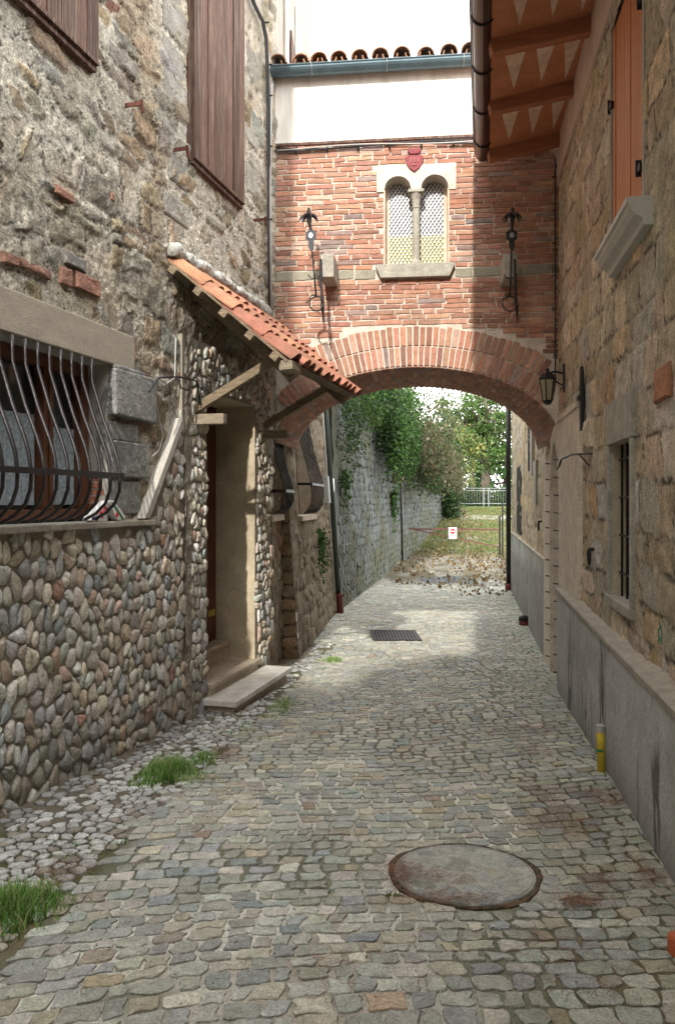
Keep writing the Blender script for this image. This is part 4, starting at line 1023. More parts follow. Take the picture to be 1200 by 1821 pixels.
# cables on the arch
t = empty('facade_cable', AF.P(.1, ZT, 0), 'bundle of dark cables clipped along the brick arch just under the white band', 'cable')
mb = MB()
for q in range(3):
    mb.tube([AF.pt(u, ZT - .035 - q * .016 - .02 * math.sin(u * 2.3 + q) + .06 * max(0, .3 - u), .03 + .008 * q) for u in lin(.0, AW - .7, .12)], .007, 6)
for u in lin(.25, 2.4, .36): mb.tube([AF.pt(u, ZT - .0, .03), AF.pt(u, ZT - .1, .035)], .012, 6)
mb.build('cable', M['cable'], t, smooth=True)
mb = MB(); mb.tube([AF.pt(u, ZT - .05 - .015 * math.sin(u * 3 + 2), .05) for u in lin(.02, AW - .75, .12)], .008, 6); mb.build('pale_cable', M['wcable'], t, smooth=True)

# ---- iron flag brackets on the corbels
def torch(px, label):
    u = AF.pix(px, None, .5); zb_ = AF.pix(px, 575, .5)[1]; b = AF.P(u, zb_, .5)
    t = empty('iron_bracket', b, label, 'iron bracket', 'wrought iron brackets on the archway')
    mb = MB(); W = .5
    q = lambda y: AF.pix(px, y, .5)[1]
    lean = .07 if px < 700 else -.02
    uu_ = lambda y: u + (y - 470) / 130 * lean - (.03 if px < 700 else 0)
    mb.tube([AF.pt(uu_(y), q(y), W) for y in (448, 490, 528)], [.012, .010, .010], 7)
    mb.tube([AF.pt(u + .045, q(458), W - .06), AF.pt(u + .055, q(520), W - .06), AF.pt(u + .065, q(545), W - .05), AF.pt(u + .075, q(572), W - .045)], [.012, .016, .02, .003], 7)
    mb.tube([AF.pt(u + .05, q(486), W - .06), AF.pt(u + .05, q(486), .3)], .012, 6)
    mb.build('rod', M['iron'], t, smooth=True)
    mb = MB(); rc = (uu_(538), q(540))
    mb.tube([AF.pt(rc[0] + .078 * math.cos(a), rc[1] + .078 * math.sin(a), W) for a in np.linspace(0, 2 * math.pi, 22)], .0085, 6); mb.build('ring', M['iron'], t, smooth=True)
    mb = MB()
    mb.tube([AF.pt(rc[0] - .01 - .1 * s_, rc[1] + .08 + .02 * math.sin(s_ * 5) - .05 * s_ * s_, W + .01) for s_ in np.linspace(0, 1.1, 9)], .006, 6)
    for sg in (-1, 1): mb.tube([AF.pt(uu_(494) + sg * .065 * s_, q(494) - .015 * math.sin(s_ * 3) + .03 * s_ * s_, W + .01) for s_ in np.linspace(0, 1.1, 7)], .006, 6)
    mb.build('scroll', M['iron'], t, smooth=True)
    mb = MB(); cu_, c0 = uu_(420), q(419)
    pts = [(math.cos(a) * (.052 + .014 * abs(math.sin(a * 3))), math.sin(a) * (.075 + .01 * math.cos(a * 4))) for a in np.linspace(0, 2 * math.pi, 25)[:-1]]
    mb.prism(AF, [(cu_ + x, c0 + y) for x, y in pts], W - .006, W + .006)
    mb.prism(AF, [(cu_ - .03, c0 - .07), (cu_ + .035, c0 - .07), (cu_ + .03, c0 - .14), (cu_ + .005, c0 - .18), (cu_ - .025, c0 - .13)], W - .006, W + .005)
    pl_ = mb.build('plate', M['lead'] if px < 700 else M['iron'], t)
    mb = MB(); mb.prism(AF, [(cu_ + .024 * math.cos(a), c0 + .03 * math.sin(a)) for a in np.linspace(0, 2 * math.pi, 17)[:-1]], W + .006, W + .016); mb.build('boss', M['galv'], pl_)
    mb = MB(); tt = uu_(380)
    mb.tube([AF.pt(cu_, q(408), W), AF.pt(tt, q(392), W), AF.pt(tt, q(384), W), AF.pt(tt, q(370), W)], [.012, .022, .03, .016], 8)
    for a in range(7):
        an = a / 7 * 2 * math.pi + .3; L_ = .11
        P_l = []
        for s_ in np.linspace(0, 1, 6):
            r = L_ * s_; zz_ = q(386) + .045 * math.sin(s_ * 2.2) - .085 * s_ * s_
            P_l.append(AF.pt(tt + r * math.cos(an), zz_, W + r * math.sin(an) * .8))
        mb.tube(P_l, [.006, .014, .018, .016, .010, .002], 5)
    mb.build('leaf_crown', M['iron'], t)
torch(562, 'blue-grey wrought iron bracket with ring, in sunlight left of the twin window')
torch(908, 'dark wrought iron bracket with ring, in the shade right of the twin window')

# ================================================================== RIGHT HOUSE
rh = empty('stone_house', RW.P(RW.ud(6), float(gnd(6)), 0), 'brown stone house on the right with orange shutters, grey cement plinth and painted eave', 'house')
uS = RW.ud(2.4); u85 = RW.ud(8.8); uF = RW.L[-1]
ws0, ws1 = RW.pix(1126), RW.pix(1088)
wsz = (.92, 2.0)
ps0, ps1 = RW.pix(1144), RW.pix(1088)     # upper shutter
pz0 = 3.38
pj0, pj1 = RW.pix(1000), RW.ud(9.3)        # portal opening
pjz = 2.3
RHOL = [(ws0, ws1, *wsz), (pj0, pj1, -1.2, pjz), (ps0, ps1, pz0, 5.0)]
def rin(U, Z, m=0.):
    r = np.zeros(np.shape(U), bool)
    for a, b, c, d in RHOL: r |= (U > a - m) & (U < b + m) & (Z > c - m) & (Z < d + m)
    return r
def rw_c(U, Z):
    n = fbm(U * 1.7, Z * 1.7, 71)[..., None]; m = fbm(U * 8, Z * 8, 72)[..., None]
    a = np.array((.30, .265, .215)); b = np.array((.29, .20, .115)); k = np.clip((n - .4) * 5, 0, 1)
    return (a * (1 - k) + b * k) * (.6 + .8 * m)
mb = MB()
pr = [(4, (.44, .36, .26)), (3, (.47, .405, .31)), (2, (.42, .33, .21)), (1.4, (.41, .38, .33)), (1.3, (.47, .37, .24)), (.25, (.45, .29, .19))]
P_, CR = make_courses(uS - .3, uF + .3, -1.4, 5.6, .17, .33, .26, .62)
rmort = lambda U, Z: np.array((.44, .385, .30)) * (1 + 0 * U[..., None])
pr2 = [(3, (.46, .39, .29)), (2, (.48, .42, .33)), (2, (.46, .37, .25))]
for a_, b_, su_ in ((uS, RW.ud(8.8), .02), (RW.ud(8.8), uF, .06)):
    hf_wall(mb, RW, grid(a_, b_, su_, [q for h in RHOL for q in h[:2]]), grid(.3 if su_ < .05 else -.8, 5.16, .022 if su_ < .05 else .05, [q for h in RHOL for q in h[2:]]), P_, lambda u, z: pick(pr if z < 3.1 else pr2) * 1.22, rmort, rin, seed=71, an=1.0, joint=.004, jvar=.014, relief=.010, tilt=.05, warp=.018, bury=.12, rg=.018, crk=.8, wob=.02, courses=CR, cw=.35)
mb.box(RW, 0, uS, -1.2, 5.16, -4, 0, (.3, .25, .18)); mb.box(RW, uS, uF, -1.2, 5.16, -4, -1.0, (.25, .2, .15))
mb.box(RW, uF - .02, uF, -1.2, 5.15, -4, -.02, (.28, .23, .17))
mb.build('wall', M['rubbleR'], rh, smooth=True)
mb = MB()
a, zt = RW.pix(1198, 640); b = RW.pix(1170); zb_ = RW.pix(1185, 712)[1]
mb.stone(RW, [(a, zb_), (b, zb_), (b, zt), (a, zt)], .022, .006, 0, RUB, (.40, .19, .11), base=.012, nz=.08)
mb.build('brick_patch', M['brick'], rh)
# plinth
PF = Frame([(.965 + .16 * -14, -14), (.965 + .16 * 8.2, 8.2)], -1)
PF2 = Frame([(2.635, 9.95), (4.27, 19.4)], -1)
mb = MB()
def plinth(mb, fr, u0, u1, za, zb_, back):
    us_ = lin(u0, u1, .025); V_c = []; V = []; f = []; n = 40
    for i, u in enumerate(us_):
        top = za + (zb_ - za) * (u - u0) / (u1 - u0)
        for k in range(n + 1):
            z = -1.2 + (top + 1.2) * k / n; V.append(fr.P(u, z, float(fbm(np.array(u * 7), np.array(z * 7), 81) - .5) * .016))
            st_ = float(np.clip((fbm(np.array(u * 6.0), np.array(z * .9), 83, 3) - .62) * 12, 0, 1) * np.clip((fbm(np.array(u * 30), np.array(z * 5), 84) - .40) * 6, 0, 1))
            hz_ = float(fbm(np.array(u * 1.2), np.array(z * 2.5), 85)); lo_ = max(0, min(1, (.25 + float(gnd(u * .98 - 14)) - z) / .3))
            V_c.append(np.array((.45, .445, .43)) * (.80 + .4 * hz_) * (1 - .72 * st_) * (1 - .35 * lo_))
    for i in range(len(us_) - 1):
        for k in range(n): a = i * (n + 1) + k; f.append((a, a + n + 1, a + n + 2, a + 1))
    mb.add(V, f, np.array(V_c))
    for u in (u0, u1):
        top = za if u == u0 else zb_
        mb.add(fr.P(np.array([u] * 4), np.array([-1.2, -1.2, top, top]), np.array([0, -back, -back, 0])), [(0, 1, 2, 3)])
plinth(mb, PF, 2, PF.L[-1] - .03, .50, .685, .3); plinth(mb, PF2, 0, PF2.L[-1], .83, .83, .3)
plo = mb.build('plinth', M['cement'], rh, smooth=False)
mb = MB()
def coping(fr, u0, u1, za, zb_, back):
    us_ = lin(u0, u1, .12); V = []; f = []
    for u in us_:
        top = za + (zb_ - za) * (u - u0) / (u1 - u0)
        j = R.uniform(-.02, .02)
        for w, z in ((.012, top - .03), (.016, top + .004), (.008, top + .012), (-back * .6, top + .02 + j * .6), (-back, top + .05 + j)): V.append(fr.P(u, z, w))
    for i in range(len(us_) - 1):
        for k in range(4): a = i * 5 + k; f.append((a, a + 5, a + 6, a + 1))
    f.append((0, 1, 2, 3, 4)); f.append(tuple((len(us_) - 1) * 5 + k for k in (4, 3, 2, 1, 0)))
    mb.add(V, f)
coping(PF, 2, PF.L[-1] - .025, .50, .685, .16); coping(PF2, -.01, PF2.L[-1], .83, .83, .2); mb.build('coping', M['coping'], plo)
# small barred window
mb = MB(); fw = .075
mb.box(RW, ws0 - fw, ws0, wsz[0] - .0, wsz[1], -.02, .03); mb.box(RW, ws1, ws1 + fw, wsz[0], wsz[1], -.02, .03); mb.box(RW, ws0 - fw - .02, ws1 + fw, wsz[1], wsz[1] + .3, -.02, .035); mb.box(RW, ws0 - fw, ws1 + fw, wsz[0] - .07, wsz[0], -.24, .045)
w_ = mb.build('window', M['trim_grey'], rh, bevel=.008)
mb = MB(); mb.box(RW, ws1 - .001, ws1 + .03, wsz[0], wsz[1], -.25, .0); mb.box(RW, ws0 - .03, ws0 + .001, wsz[0], wsz[1], -.25, .0); mb.box(RW, ws0, ws1, wsz[1] - .001, wsz[1] + .02, -.25, 0); mb.build('reveal', M['plaster_old'], w_)
mb = MB(); mb.box(RW, ws0, ws1, wsz[0], wsz[1], -.16, -.10); mb.build('pane', M['dark'], w_)
mb = MB()
for k in range(4): u = ws0 + (k + .5) * (ws1 - ws0) / 4; mb.tube([RW.pt(u, wsz[0], -.05), RW.pt(u, wsz[1], -.05)], .009, 6)
for k in range(4): z = wsz[0] + (k + .6) * (wsz[1] - wsz[0]) / 4; mb.tube([RW.pt(ws0, z, -.05), RW.pt(ws1, z, -.05)], .008, 6)
mb.build('bars', M['iron'], w_)
# upper shutters with moulded sill
mb = MB(); mid = (ps0 + ps1) / 2
for a, b in ((ps0, mid - .004), (mid + .004, ps1)):
    mb.box(RW, a, a + .07, pz0 + .02, 5.0, -.05, -.005); mb.box(RW, b - .07, b, pz0 + .02, 5.0, -.05, -.005); mb.box(RW, a + .07, b - .07, pz0 + .02, pz0 + .12, -.05, -.008)
    n = 6
    for k in range(n): c0 = a + .07 + (b - a - .14) * k / n; mb.box(RW, c0 + .004, c0 + (b - a - .14) / n - .004, pz0 + .12, 5.0, -.045, -.013)
s_ = mb.build('shutter', M['orange'], rh, bevel=.003)
mb = MB(); mb.box(RW, ps0, ps1, pz0, 5.0, -.12, -.052); mb.box(RW, ps0 - .04, ps0, pz0, 5.16, -.1, .01); mb.box(RW, ps1, ps1 + .04, pz0, 5.16, -.1, .01); mb.build('frame', M['plaster_grey'], s_)
mb = MB()
for u, z in ((ps0 + .06, 3.62), (ps1 - .01, 4.45), (ps0 + .02, 4.62)): mb.box(RW, u - .035, u + .035, z - .02, z + .02, -.005, .02); mb.box(RW, u + .03, u + .045, z - .04, z + .06, -.005, .028)
mb.build('hinge', M['iron'], s_)
mb = MB(); prf = [(0, 3.335), (.15, 3.335), (.15, 3.30), (.135, 3.295), (.13, 3.27), (.105, 3.235), (.07, 3.215), (.06, 3.205), (.055, 3.17), (0, 3.17)]
a, b = RW.ud(4.47), RW.ud(5.55); n = len(prf); V = []
for u in (a, b):
    for w, z in prf: V.append(RW.P(u, z, w))
mb.add(V, [tuple(range(n)), tuple(range(2 * n - 1, n - 1, -1))] + [(i, n + i, n + (i + 1) % n, (i + 1) % n) for i in range(n)]); mb.build('moulded_sill', mat('smooth_grey_stone', (.50, .49, .45), n_scale=4, n_amt=.1, f_amt=.06, bump=.15), rh, bevel=.002)
# portal
po = MB()
jn0, jn1 = RW.pix(1036), pj0
po.box(RW, jn0, jn1, -1.0, 2.44, -.02, .045); po.box(RW, jn0 - .0, jn1 + .02, 2.44, 2.50, -.02, .06)
po.box(RW, pj1, pj1 + .85, -1.0, 2.1, -.02, .05)
nA = 12
for i in range(nA):
    t0, t1 = i / nA, (i + 1) / nA
    f0 = 1.75 + (.50) * (1 - (2 * t0 - 1) ** 2) ** .6; f1 = 1.75 + (.50) * (1 - (2 * t1 - 1) ** 2) ** .6
    a, b = pj0 + (pj1 - pj0) * t0, pj0 + (pj1 - pj0) * t1
    po.prism(RW, [(a, f0), (b, f1), (b, 2.44), (a, 2.44)], -.25, .048)
po.box(RW, pj1 - .002, pj1 + .02, -1, 2.1, -.42, .0)
po_ = po.build('portal', M['trim'], rh, bevel=.006)
mb = MB(); mb.box(RW, pj0, pj1, -1, pjz, -.46, -.42); mb.build('door', M['redwood'], po_)
for u in (pj1 + .02, pj0 - .02):
    for z in np.arange(-.25, 2.2, .19): mb = MB(); mb.bar(RW.pt(u, z, .03), RW.pt(u + .0, z + .01, .10), .012, .012); mb.build('peg', M['iron'], po_)
# far door slits, plates and pipe on the far section of the wall
mb = MB()
for d0, d1, z0, z1 in ((15.5, 17.2, .9, 2.3), (13.2, 13.7, 2.1, 3.0)): mb.box(RW, RW.ud(d0) if d0 < 8.5 else u85 + (d0 - 8.8) * 1.015, u85 + (d1 - 8.8) * 1.015, z0, z1, -.02, .012)
mb.build('dark_opening', M['dark'], rh)
mb = MB(); q = lambda d: u85 + (d - 8.8) * 1.015
mb.box(RW, q(12.2), q(12.6), 2.0, 3.4, .0, .05); mb.box(RW, q(11.6), q(12.1), 1.55, 2.2, 0, .04); mb.build('plaster_patch', M['plaster_grey'], rh)
# eave: soffit, rafters, gutter, painted triangles
zw, zgut = 5.61, 5.40
EF = Frame([(1.55 + .185 * (-14 - 8.5) - .0, -14), (1.55 + .185 * 0, 8.5)], -1)
def EP(d, s, h=0.0):
    """s: 0 at the wall .. 1 at the gutter"""
    xw = RWa + RWb * d; xg = 1.60 + .185 * (d - 8.5)
    return (xw + (xg - xw) * s, d, zw + (zgut - zw) * s + h)
mb = MB(); DS = np.linspace(-14, 8.72, 60); V = []
for d in DS: V += [EP(d, -.05), EP(d, .33), EP(d, .66), EP(d, 1), EP(d, 1, .12), EP(d, -.05, .12)]
mb.add(V, [(6 * i + k, 6 * i + 6 + k, 6 * i + 6 + (k + 1) % 6, 6 * i + (k + 1) % 6) for i in range(59) for k in range(6)] + [(0, 1, 2, 3, 4, 5), tuple(59 * 6 + k for k in (5, 4, 3, 2, 1, 0))]); sf = mb.build('soffit', M['soffit'], rh)
mb = MB(); mb.box(RW, 0, u85 - .02, 5.16, 5.74, -3, .02); mb.build('upper_plaster', M['plaster_eave'], rh)
mb = MB(); V = [EP(-14, 1.08, .13), EP(8.72, 1.08, .13), (8, 8.72, 7.2), (8, -14, 7.2), EP(-14, 1.08, .22), EP(8.72, 1.08, .22), (8, 8.72, 7.3), (8, -14, 7.3)]  # unseen roof sheet, added over the soffit to block sun and sky
mb.add(V, [(0, 1, 2, 3), (7, 6, 5, 4), (0, 4, 5, 1), (1, 5, 6, 2), (2, 6, 7, 3), (3, 7, 4, 0)])
mb.add([(2.0, 8.8, 5.5), (6, 8.8, 5.5), (7, 19.6, 6.3), (4.0, 19.6, 5.1)], [(0, 1, 2, 3)]); mb.build('roof', M['oldtile'], rh)
raf = [8.60, 7.55, 6.55, 5.6, 4.6, 3.6, 2.6, 1.6]
for d in raf:
    mb = MB(); a = EP(d, -.02, -.065); b = EP(d, .97, -.045); mb.bar(a, b, .10, .13); mb.build('rafter', M['rafter'], rh, bevel=.006)
mb = MB()
for i in range(len(raf) - 1):
    d1, d0 = raf[i] - .05, raf[i + 1] + .05
    for k, (sa, sb) in enumerate(((.84, .60), (.53, .31), (.25, .05))):
        V = [EP(d0 + .06, sa, -.008), EP(d0 + .06, sb, -.008), EP(d1 - .10 + R.uniform(-.03, .03), (sa + sb) / 2 - .02, -.008)]
        mb.add(V, [(0, 1, 2)])
mb.build('painted_triangles', M['cream'], sf)
GF = Frame([(1.60 + .185 * (-14 - 8.5), -14), (1.60 + .185 * .25, 8.75)], -1)
mb = MB(); gutter(mb, GF, 0, GF.L[-1] + .02, 5.46, .03, .085); gg = mb.build('gutter', M['brown_metal'], rh)
mb = MB()
for d in np.arange(1.2, 8.6, .72):
    u = GF.ud(d); mb.tube([GF.pt(u, 5.46 + .092 * math.sin(math.pi + math.pi * k / 10), .03 + .092 * math.cos(math.pi + math.pi * k / 10)) for k in range(11)], .007, 5)
mb.build('gutter_strap', M['blackpipe'], gg)
mb = MB(); mb.tube([GF.pt(u, 5.52 + .015 * math.sin(u * 6), .13) for u in lin(GF.ud(3), GF.L[-1], .15)], .007, 6); 
tag(mb.build('eave_cable', M['cable'], None, smooth=True, at=GF.P(GF.ud(6), 5.4, .13)), 'thin black cable strung along the brown gutter of the right house', 'cable')

# lantern
lu, lz = RW.pix(1009, 668); b = RW.P(lu, lz, 0)
t = empty('wall_lantern', b, 'black wall lantern with milky glass beside the right foot of the arch', 'wall lantern')
mb = MB(); mb.box(RW, lu - .025, lu + .025, lz - .17, lz + .12, .03, .05)
mb.tube([RW.pt(lu, lz + .02, .04), RW.pt(lu, lz + .045, .12), RW.pt(lu, lz + .03, .2)], .012, 7); mb.tube([RW.pt(lu, lz - .10, .05)] + [RW.pt(lu, lz - .10 + .12 * s_, .05 + .13 * math.sin(s_ * 1.5)) for s_ in np.linspace(.1, 1, 6)], .008, 6)
mb.build('bracket', M['iron'], t, smooth=False)
lc = RW.P(lu, 0, .20)
mb = MB(); Lz = lz - .02
mb.lathe((lc[0], lc[1], Lz), [(.01, .10), (.02, .085), (.015, .06), (.055, .045), (.09, .0), (.095, -.01), (.085, -.015), (.01, -.016)][::-1], 6); mb.lathe((lc[0], lc[1], Lz), [(.02, -.275), (.045, -.255), (.05, -.235), (.055, -.23), (.01, -.229)], 6)
for k in range(6):
    a = 2 * math.pi * k / 6; mb.tube([(lc[0] + .083 * math.cos(a), lc[1] + .083 * math.sin(a), Lz - .015), (lc[0] + .05 * math.cos(a), lc[1] + .05 * math.sin(a), Lz - .235)], .006, 5)
mb.build('cage', M['iron'], t)
mb = MB(); mb.lathe((lc[0], lc[1], Lz), [(.044, -.23), (.077, -.018)], 6); mb.build('glass', M['lampglass'], t)

def single(name, mb, m, label, cat, at, group=None, **k):
    return tag(mb.build(name, m, None, at=at, **k), label, cat, group)
# wall anchor, hook arm, rings
u, z = RW.pix(1041, 705)
mb = MB(); mb.prism(RW, [(u - .045, z - .27), (u + .03, z - .30), (u + .05, z - .05), (u + .045, z + .24), (u, z + .27), (u - .05, z + .2), (u - .055, z + .02)], .02, .05); mb.box(RW, u - .06, u + .08, z - .03, z + .01, .045, .07)
single('wall_anchor', mb, M['iron'], 'long black iron anchor plate on the right wall just above the stone portal', 'wall anchor', RW.P(u, z, .03), bevel=.006)
u, z = RW.pix(1053, 806)
mb = MB(); mb.tube([RW.pt(u, z, -.01), RW.pt(u + .5, z + .02, .10), RW.pt(u + .9, z + .0, .14), RW.pt(u + .98, z - .06, .15), RW.pt(u + 1.1, z - .09, .16)], .010, 6); mb.tube([RW.pt(u + .3, z, .06), RW.pt(u + .05, z - .1, .02)], .008, 6)
single('iron_hook', mb, M['iron'], 'thin black iron hook reaching across the pale stone portal', 'iron hook', RW.P(u, z, 0))
for px, py, lab in ((1058, 990, 'black iron tethering ring on the right wall left of the small barred window'), (965, 940, 'small black iron ring beyond the stone portal, above the far plinth')):
    u, z = RW.pix(px, py) if px > 1000 else (q(10.9), 1.25)
    t = empty('tether_ring', RW.P(u, z, 0), lab, 'iron ring', 'iron rings on the right wall')
    mb = MB(); mb.tube([RW.pt(u, z + .06, -.02), RW.pt(u, z + .06, .05)], .016, 6); mb.build('staple', M['iron'], t)
    mb = MB(); mb.tube([RW.pt(u + .045 * math.cos(a), z - .0 + .065 * math.sin(a), .05) for a in np.linspace(0, 6.283, 18)], .012, 6); mb.build('ring', M['iron'], t, smooth=True)
# graffiti
u, z = RW.pix(1187, 1130)
mb = MB()
for seg_ in ([(0, .09), (-.01, .05), (.03, .02), (.02, -.03), (.06, -.06)], [(-.03, .06), (-.05, .0), (-.02, -.05)], [(.05, .03), (.02, .0), (-.03, -.04)]):
    mb.tube([RW.pt(u + x * .8, z + y * .9, .042) for x, y in seg_], .003, 4)
mb.build('spray_mark', M['teal'], rh)
# cables down the right corner
mb = MB(); mb.tube([RW.pt(u85 - .06 + .006 * math.sin(z * 9), z, .045) for z in lin(2.9, 5.4, .1)], .008, 6)
for z in lin(3.0, 5.2, .4): mb.tube([RW.pt(u85 - .08, z, .045), RW.pt(u85 - .03, z, .07)], .008, 5)
single('corner_cable', mb, M['cable'], 'thin dark cable running down the corner between the brick arch and the right house', 'cable', RW.P(u85 - .06, 4, .04))
# pipes
mb = MB(); mb.tube([PF2.pt(PF2.L[-1] + .05, z, .06) for z in (5.0, 2.5, -.45)], .06, 10); 
t = empty('downpipe', PF2.P(PF2.L[-1] + .05, -.62, .06), 'black downpipe at the far end of the right house', 'downpipe', 'downpipes beyond the arch')
mb.build('pipe', M['blackpipe'], t, smooth=True); mb = MB(); mb.tube([PF2.pt(PF2.L[-1] + .05, z, .06) for z in (-.45, -.66)], .085, 10); mb.build('foot', M['redpipe'], t, smooth=True)
bu = BAT.L[-1] - .15
t = empty('downpipe', BAT.P(bu, -.58, .08), 'dark green downpipe with a red foot at the end of the leaning left wall', 'downpipe', 'downpipes beyond the arch')
mb = MB(); mb.tube([BAT.pt(bu, z, .08) for z in (5.5, 2, -.2)], .055, 10); mb.build('pipe', M['greenpipe'], t, smooth=True)
mb = MB(); mb.tube([BAT.pt(bu, z, .09) for z in (-.18, -.22, -.6)], [.085, .075, .075], 10); mb.build('foot', M['redpipe'], t, smooth=True)
mb = MB(); mb.tube([BAT.pt(bu - .16, z, .03) for z in (4, 2, -.5)], .02, 8)
single('conduit', mb, M['wcable'], 'thin pale conduit beside the green downpipe on the leaning wall', 'conduit', BAT.P(bu - .16, 0, .03), smooth=True)
mb = MB(); mb.box(BAT, bu - .75, bu - .45, 1.55, 2.05, .0, .1); 
single('meter_box', mb, M['winestone'], 'pale grey meter box on the leaning wall beside the green downpipe', 'meter box', BAT.P(bu - .6, 1.8, 0), bevel=.01)
x, d = gpix(1069, 1373); b = GR.P(x, d, 0)
t = empty('gas_pipe', b, 'short yellow pipe standing on the cobbles against the grey plinth', 'yellow pipe')
mb = MB(); mb.tube([(x, d, b[2] - .05), (x - .005, d, b[2] + .19), (x - .01, d, b[2] + .285)], .027, 14); mb.build('pipe', M['yellow'], t, smooth=True)
mb = MB(); mb.lathe((x - .01, d, b[2] + .285), [(.0295, -.012), (.030, .03), (.022, .036)], 14); mb.build('cap', M['plaster_grey'], t)
mb = MB(); mb.lathe((x - .006, d, b[2] + .15), [(.0276, -.009), (.0276, .009)], 14); mb.build('band', M['green'], t)
x, d = gpix(931, 1112); b = GR.P(x, d, 0)
t = empty('pipe_stub', b, 'short red and black pipe stub by the far plinth under the arch', 'pipe stub')
mb = MB(); mb.lathe(tuple(b), [(.085, -.05), (.085, .08)], 14); mb.build('base', M['redpipe'], t, smooth=True); mb = MB(); mb.lathe((b[0], b[1], b[2] + .08), [(.09, 0), (.09, .07), (.075, .075), (.07, .02)], 14); mb.build('collar', M['blackpipe'], t)
x, d = gpix(1203, 1690); b = GR.P(x, d, 0)
mb = MB(); mb.lathe(tuple(b), [(.035, -.03), (.035, .05), (.03, .06)], 14)
single('plastic_plug', mb, mat('orange_plastic', (.5, .12, .05), rough=.4, n_amt=.1, f_amt=0, bump=0), 'small orange plastic plug at the right edge of the cobbles', 'plug', b)

# cables on the left wall
t = empty('wall_cable', LW.P(LW.pix(478), 4, .04), 'bundle of cables running down the left house near its corner', 'cable')
mb = MB()
def lp(px, py, w=.05): u, z = LW.pix(px, py, w); return LW.pt(u, z, w)
for o_ in (0, 3): mb.tube([lp(436 + o_, -30), lp(452 + o_, 10), lp(466 + o_, 38), lp(472 + o_, 70), lp(474 + o_, 120), lp(476 + o_, 200), lp(477 + o_, 330), lp(478 + o_, 450), lp(479 + o_, 560)], .012, 6)
mb.build('cable', M['cable'], t, smooth=True)
mb = MB(); mb.tube([lp(483, 150), lp(480, 300), lp(481, 440), lp(482, 560)], .016, 7); mb.build('pale_conduit', M['wcable'], t, smooth=True)
mb = MB()
for y in (40, 115, 170, 260, 390): mb.tube([lp(470 if y < 60 else 475, y, .01), lp(484 if y > 60 else 478, y, .08)], .010, 5)
mb.build('clip', M['cable'], t)
mb = MB(); mb.tube([lp(*p, .03) for p in ((313, 600), (312, 640), (311, 672), (296, 683), (282, 672), (272, 690), (283, 745), (290, 775), (284, 800), (270, 812))], .007, 6)
single('loose_cable', mb, M['wcable'], 'thin pale loose cable hanging on the stones between grated window and doorway', 'cable', LW.P(LW.pix(290), 2.2, .03), smooth=True)
mb = MB(); mb.tube([lp(*p, .12) for p in ((265, 697), (282, 672), (318, 670), (350, 678), (356, 720))], .008, 6); mb.tube([lp(*p, .10) for p in ((318, 670), (322, 690), (335, 694), (340, 680), (330, 668), (356, 610))], .006, 6)
single('dark_cable', mb, M['cable'], 'thin black looping cable over the pebble cladding under the canopy', 'cable', LW.P(LW.pix(330), 2.5, .1), smooth=True)

# cartons on the sill
def carton(px0, name, label, flip):
    u, z = LW.pix(px0, 918, .13); z = 1.452; b = LW.P(u, z, .06)
    t = empty('drink_carton', b, label, 'drink carton', 'crushed drink cartons on the window sill')
    mb = MB()
    if not flip: P5 = [(-.14, .012), (-.12, .045), (.0, .10), (.085, .15), (.045, .0), (-.09, .0)]
    else: P5 = [(-.05, .145), (.0, .15), (.16, .035), (.15, .0), (.07, .0), (-.03, .12)]
    mb.prism(LW, [(u + x * 1.0, z + y) for x, y in P5], .02, .085); mb.build('body', M['white'], t, bevel=.006)
    mb = MB()
    if not flip:
        mb.prism(LW, [(u - .125, z + .018), (u - .12, z + .035), (u - .03, z + .03), (u - .06, z + .008)], .0855, .088)
        mb.build('dark_base', M['navy'], t)
        mb = MB()      # red letters T O
        for a_, b_ in (((-.035, .055), (.0, .072)), ((-.018, .064), (.0, .025))): mb.bar(LW.pt(u + a_[0], z + a_[1], .09), LW.pt(u + b_[0], z + b_[1], .09), .009, .009)
        mb.tube([LW.pt(u + .035 + .017 * math.cos(a), z + .085 + .02 * math.sin(a), .089) for a in np.linspace(0, 6.283, 12)], .0045, 5)
        mb.build('lettering', M['red'], t)
    else:
        mb.prism(LW, [(u - .03, z + .128), (u - .015, z + .135), (u + .14, z + .01), (u + .12, z + .004)], .0855, .088); mb.build('green_stripe', M['green'], t)
        mb = MB(); mb.tube([LW.pt(u + .035 + .012 * math.cos(a), z + .045 + .014 * math.sin(a), .089) for a in np.linspace(0, 6.283, 12)], .004, 5); mb.build('lettering', M['red'], t)
carton(192, 'a', 'crushed white carton with red letters and dark blue base on the window sill', False)
carton(213, 'b', 'crushed white carton with a green stripe leaning beside the other on the sill', True)

# ================================================================== RETAINING WALL, VEGETATION, FAR END
rt = empty('retaining_wall', RET.P(6, -.6, 0), 'tall grey stone retaining wall beyond the arch, hung with ivy', 'retaining wall')
def ret_top(u): return np.interp(u, [0, 12, 20, 28], [3.75, 4.0, 3.3, 2.9])
def rt_c(U, Z):
    n = fbm(U * .9, Z * 1.2, 91); m = fbm(U * 5, Z * 5, 92)[..., None]
    c = np.array((.145, .165, .165)) * (.5 + 1.0 * m) * np.clip(1.15 - U * .016, .6, 1.2)[..., None]
    g = (np.clip((n - .45) * 5, 0, 1) * .7 + np.clip((1.0 - Z) / 1.5, 0, 1) * .5)[..., None]; g = np.clip(g, 0, .85)
    return c * (1 - g) + np.array((.10, .105, .06)) * g
mb = MB()
mb.sheet(RET, lin(0, RET.L[-1], .12), np.linspace(-1.2, 4.05, 60), lambda U, Z: (fbm(U * 4, Z * 4, 93) - .5) * .06 - np.clip(Z, 0, 5) * .03, rt_c, lambda U, Z: Z > ret_top(U))
mb.build('wall', M['mortar'], rt, smooth=True)
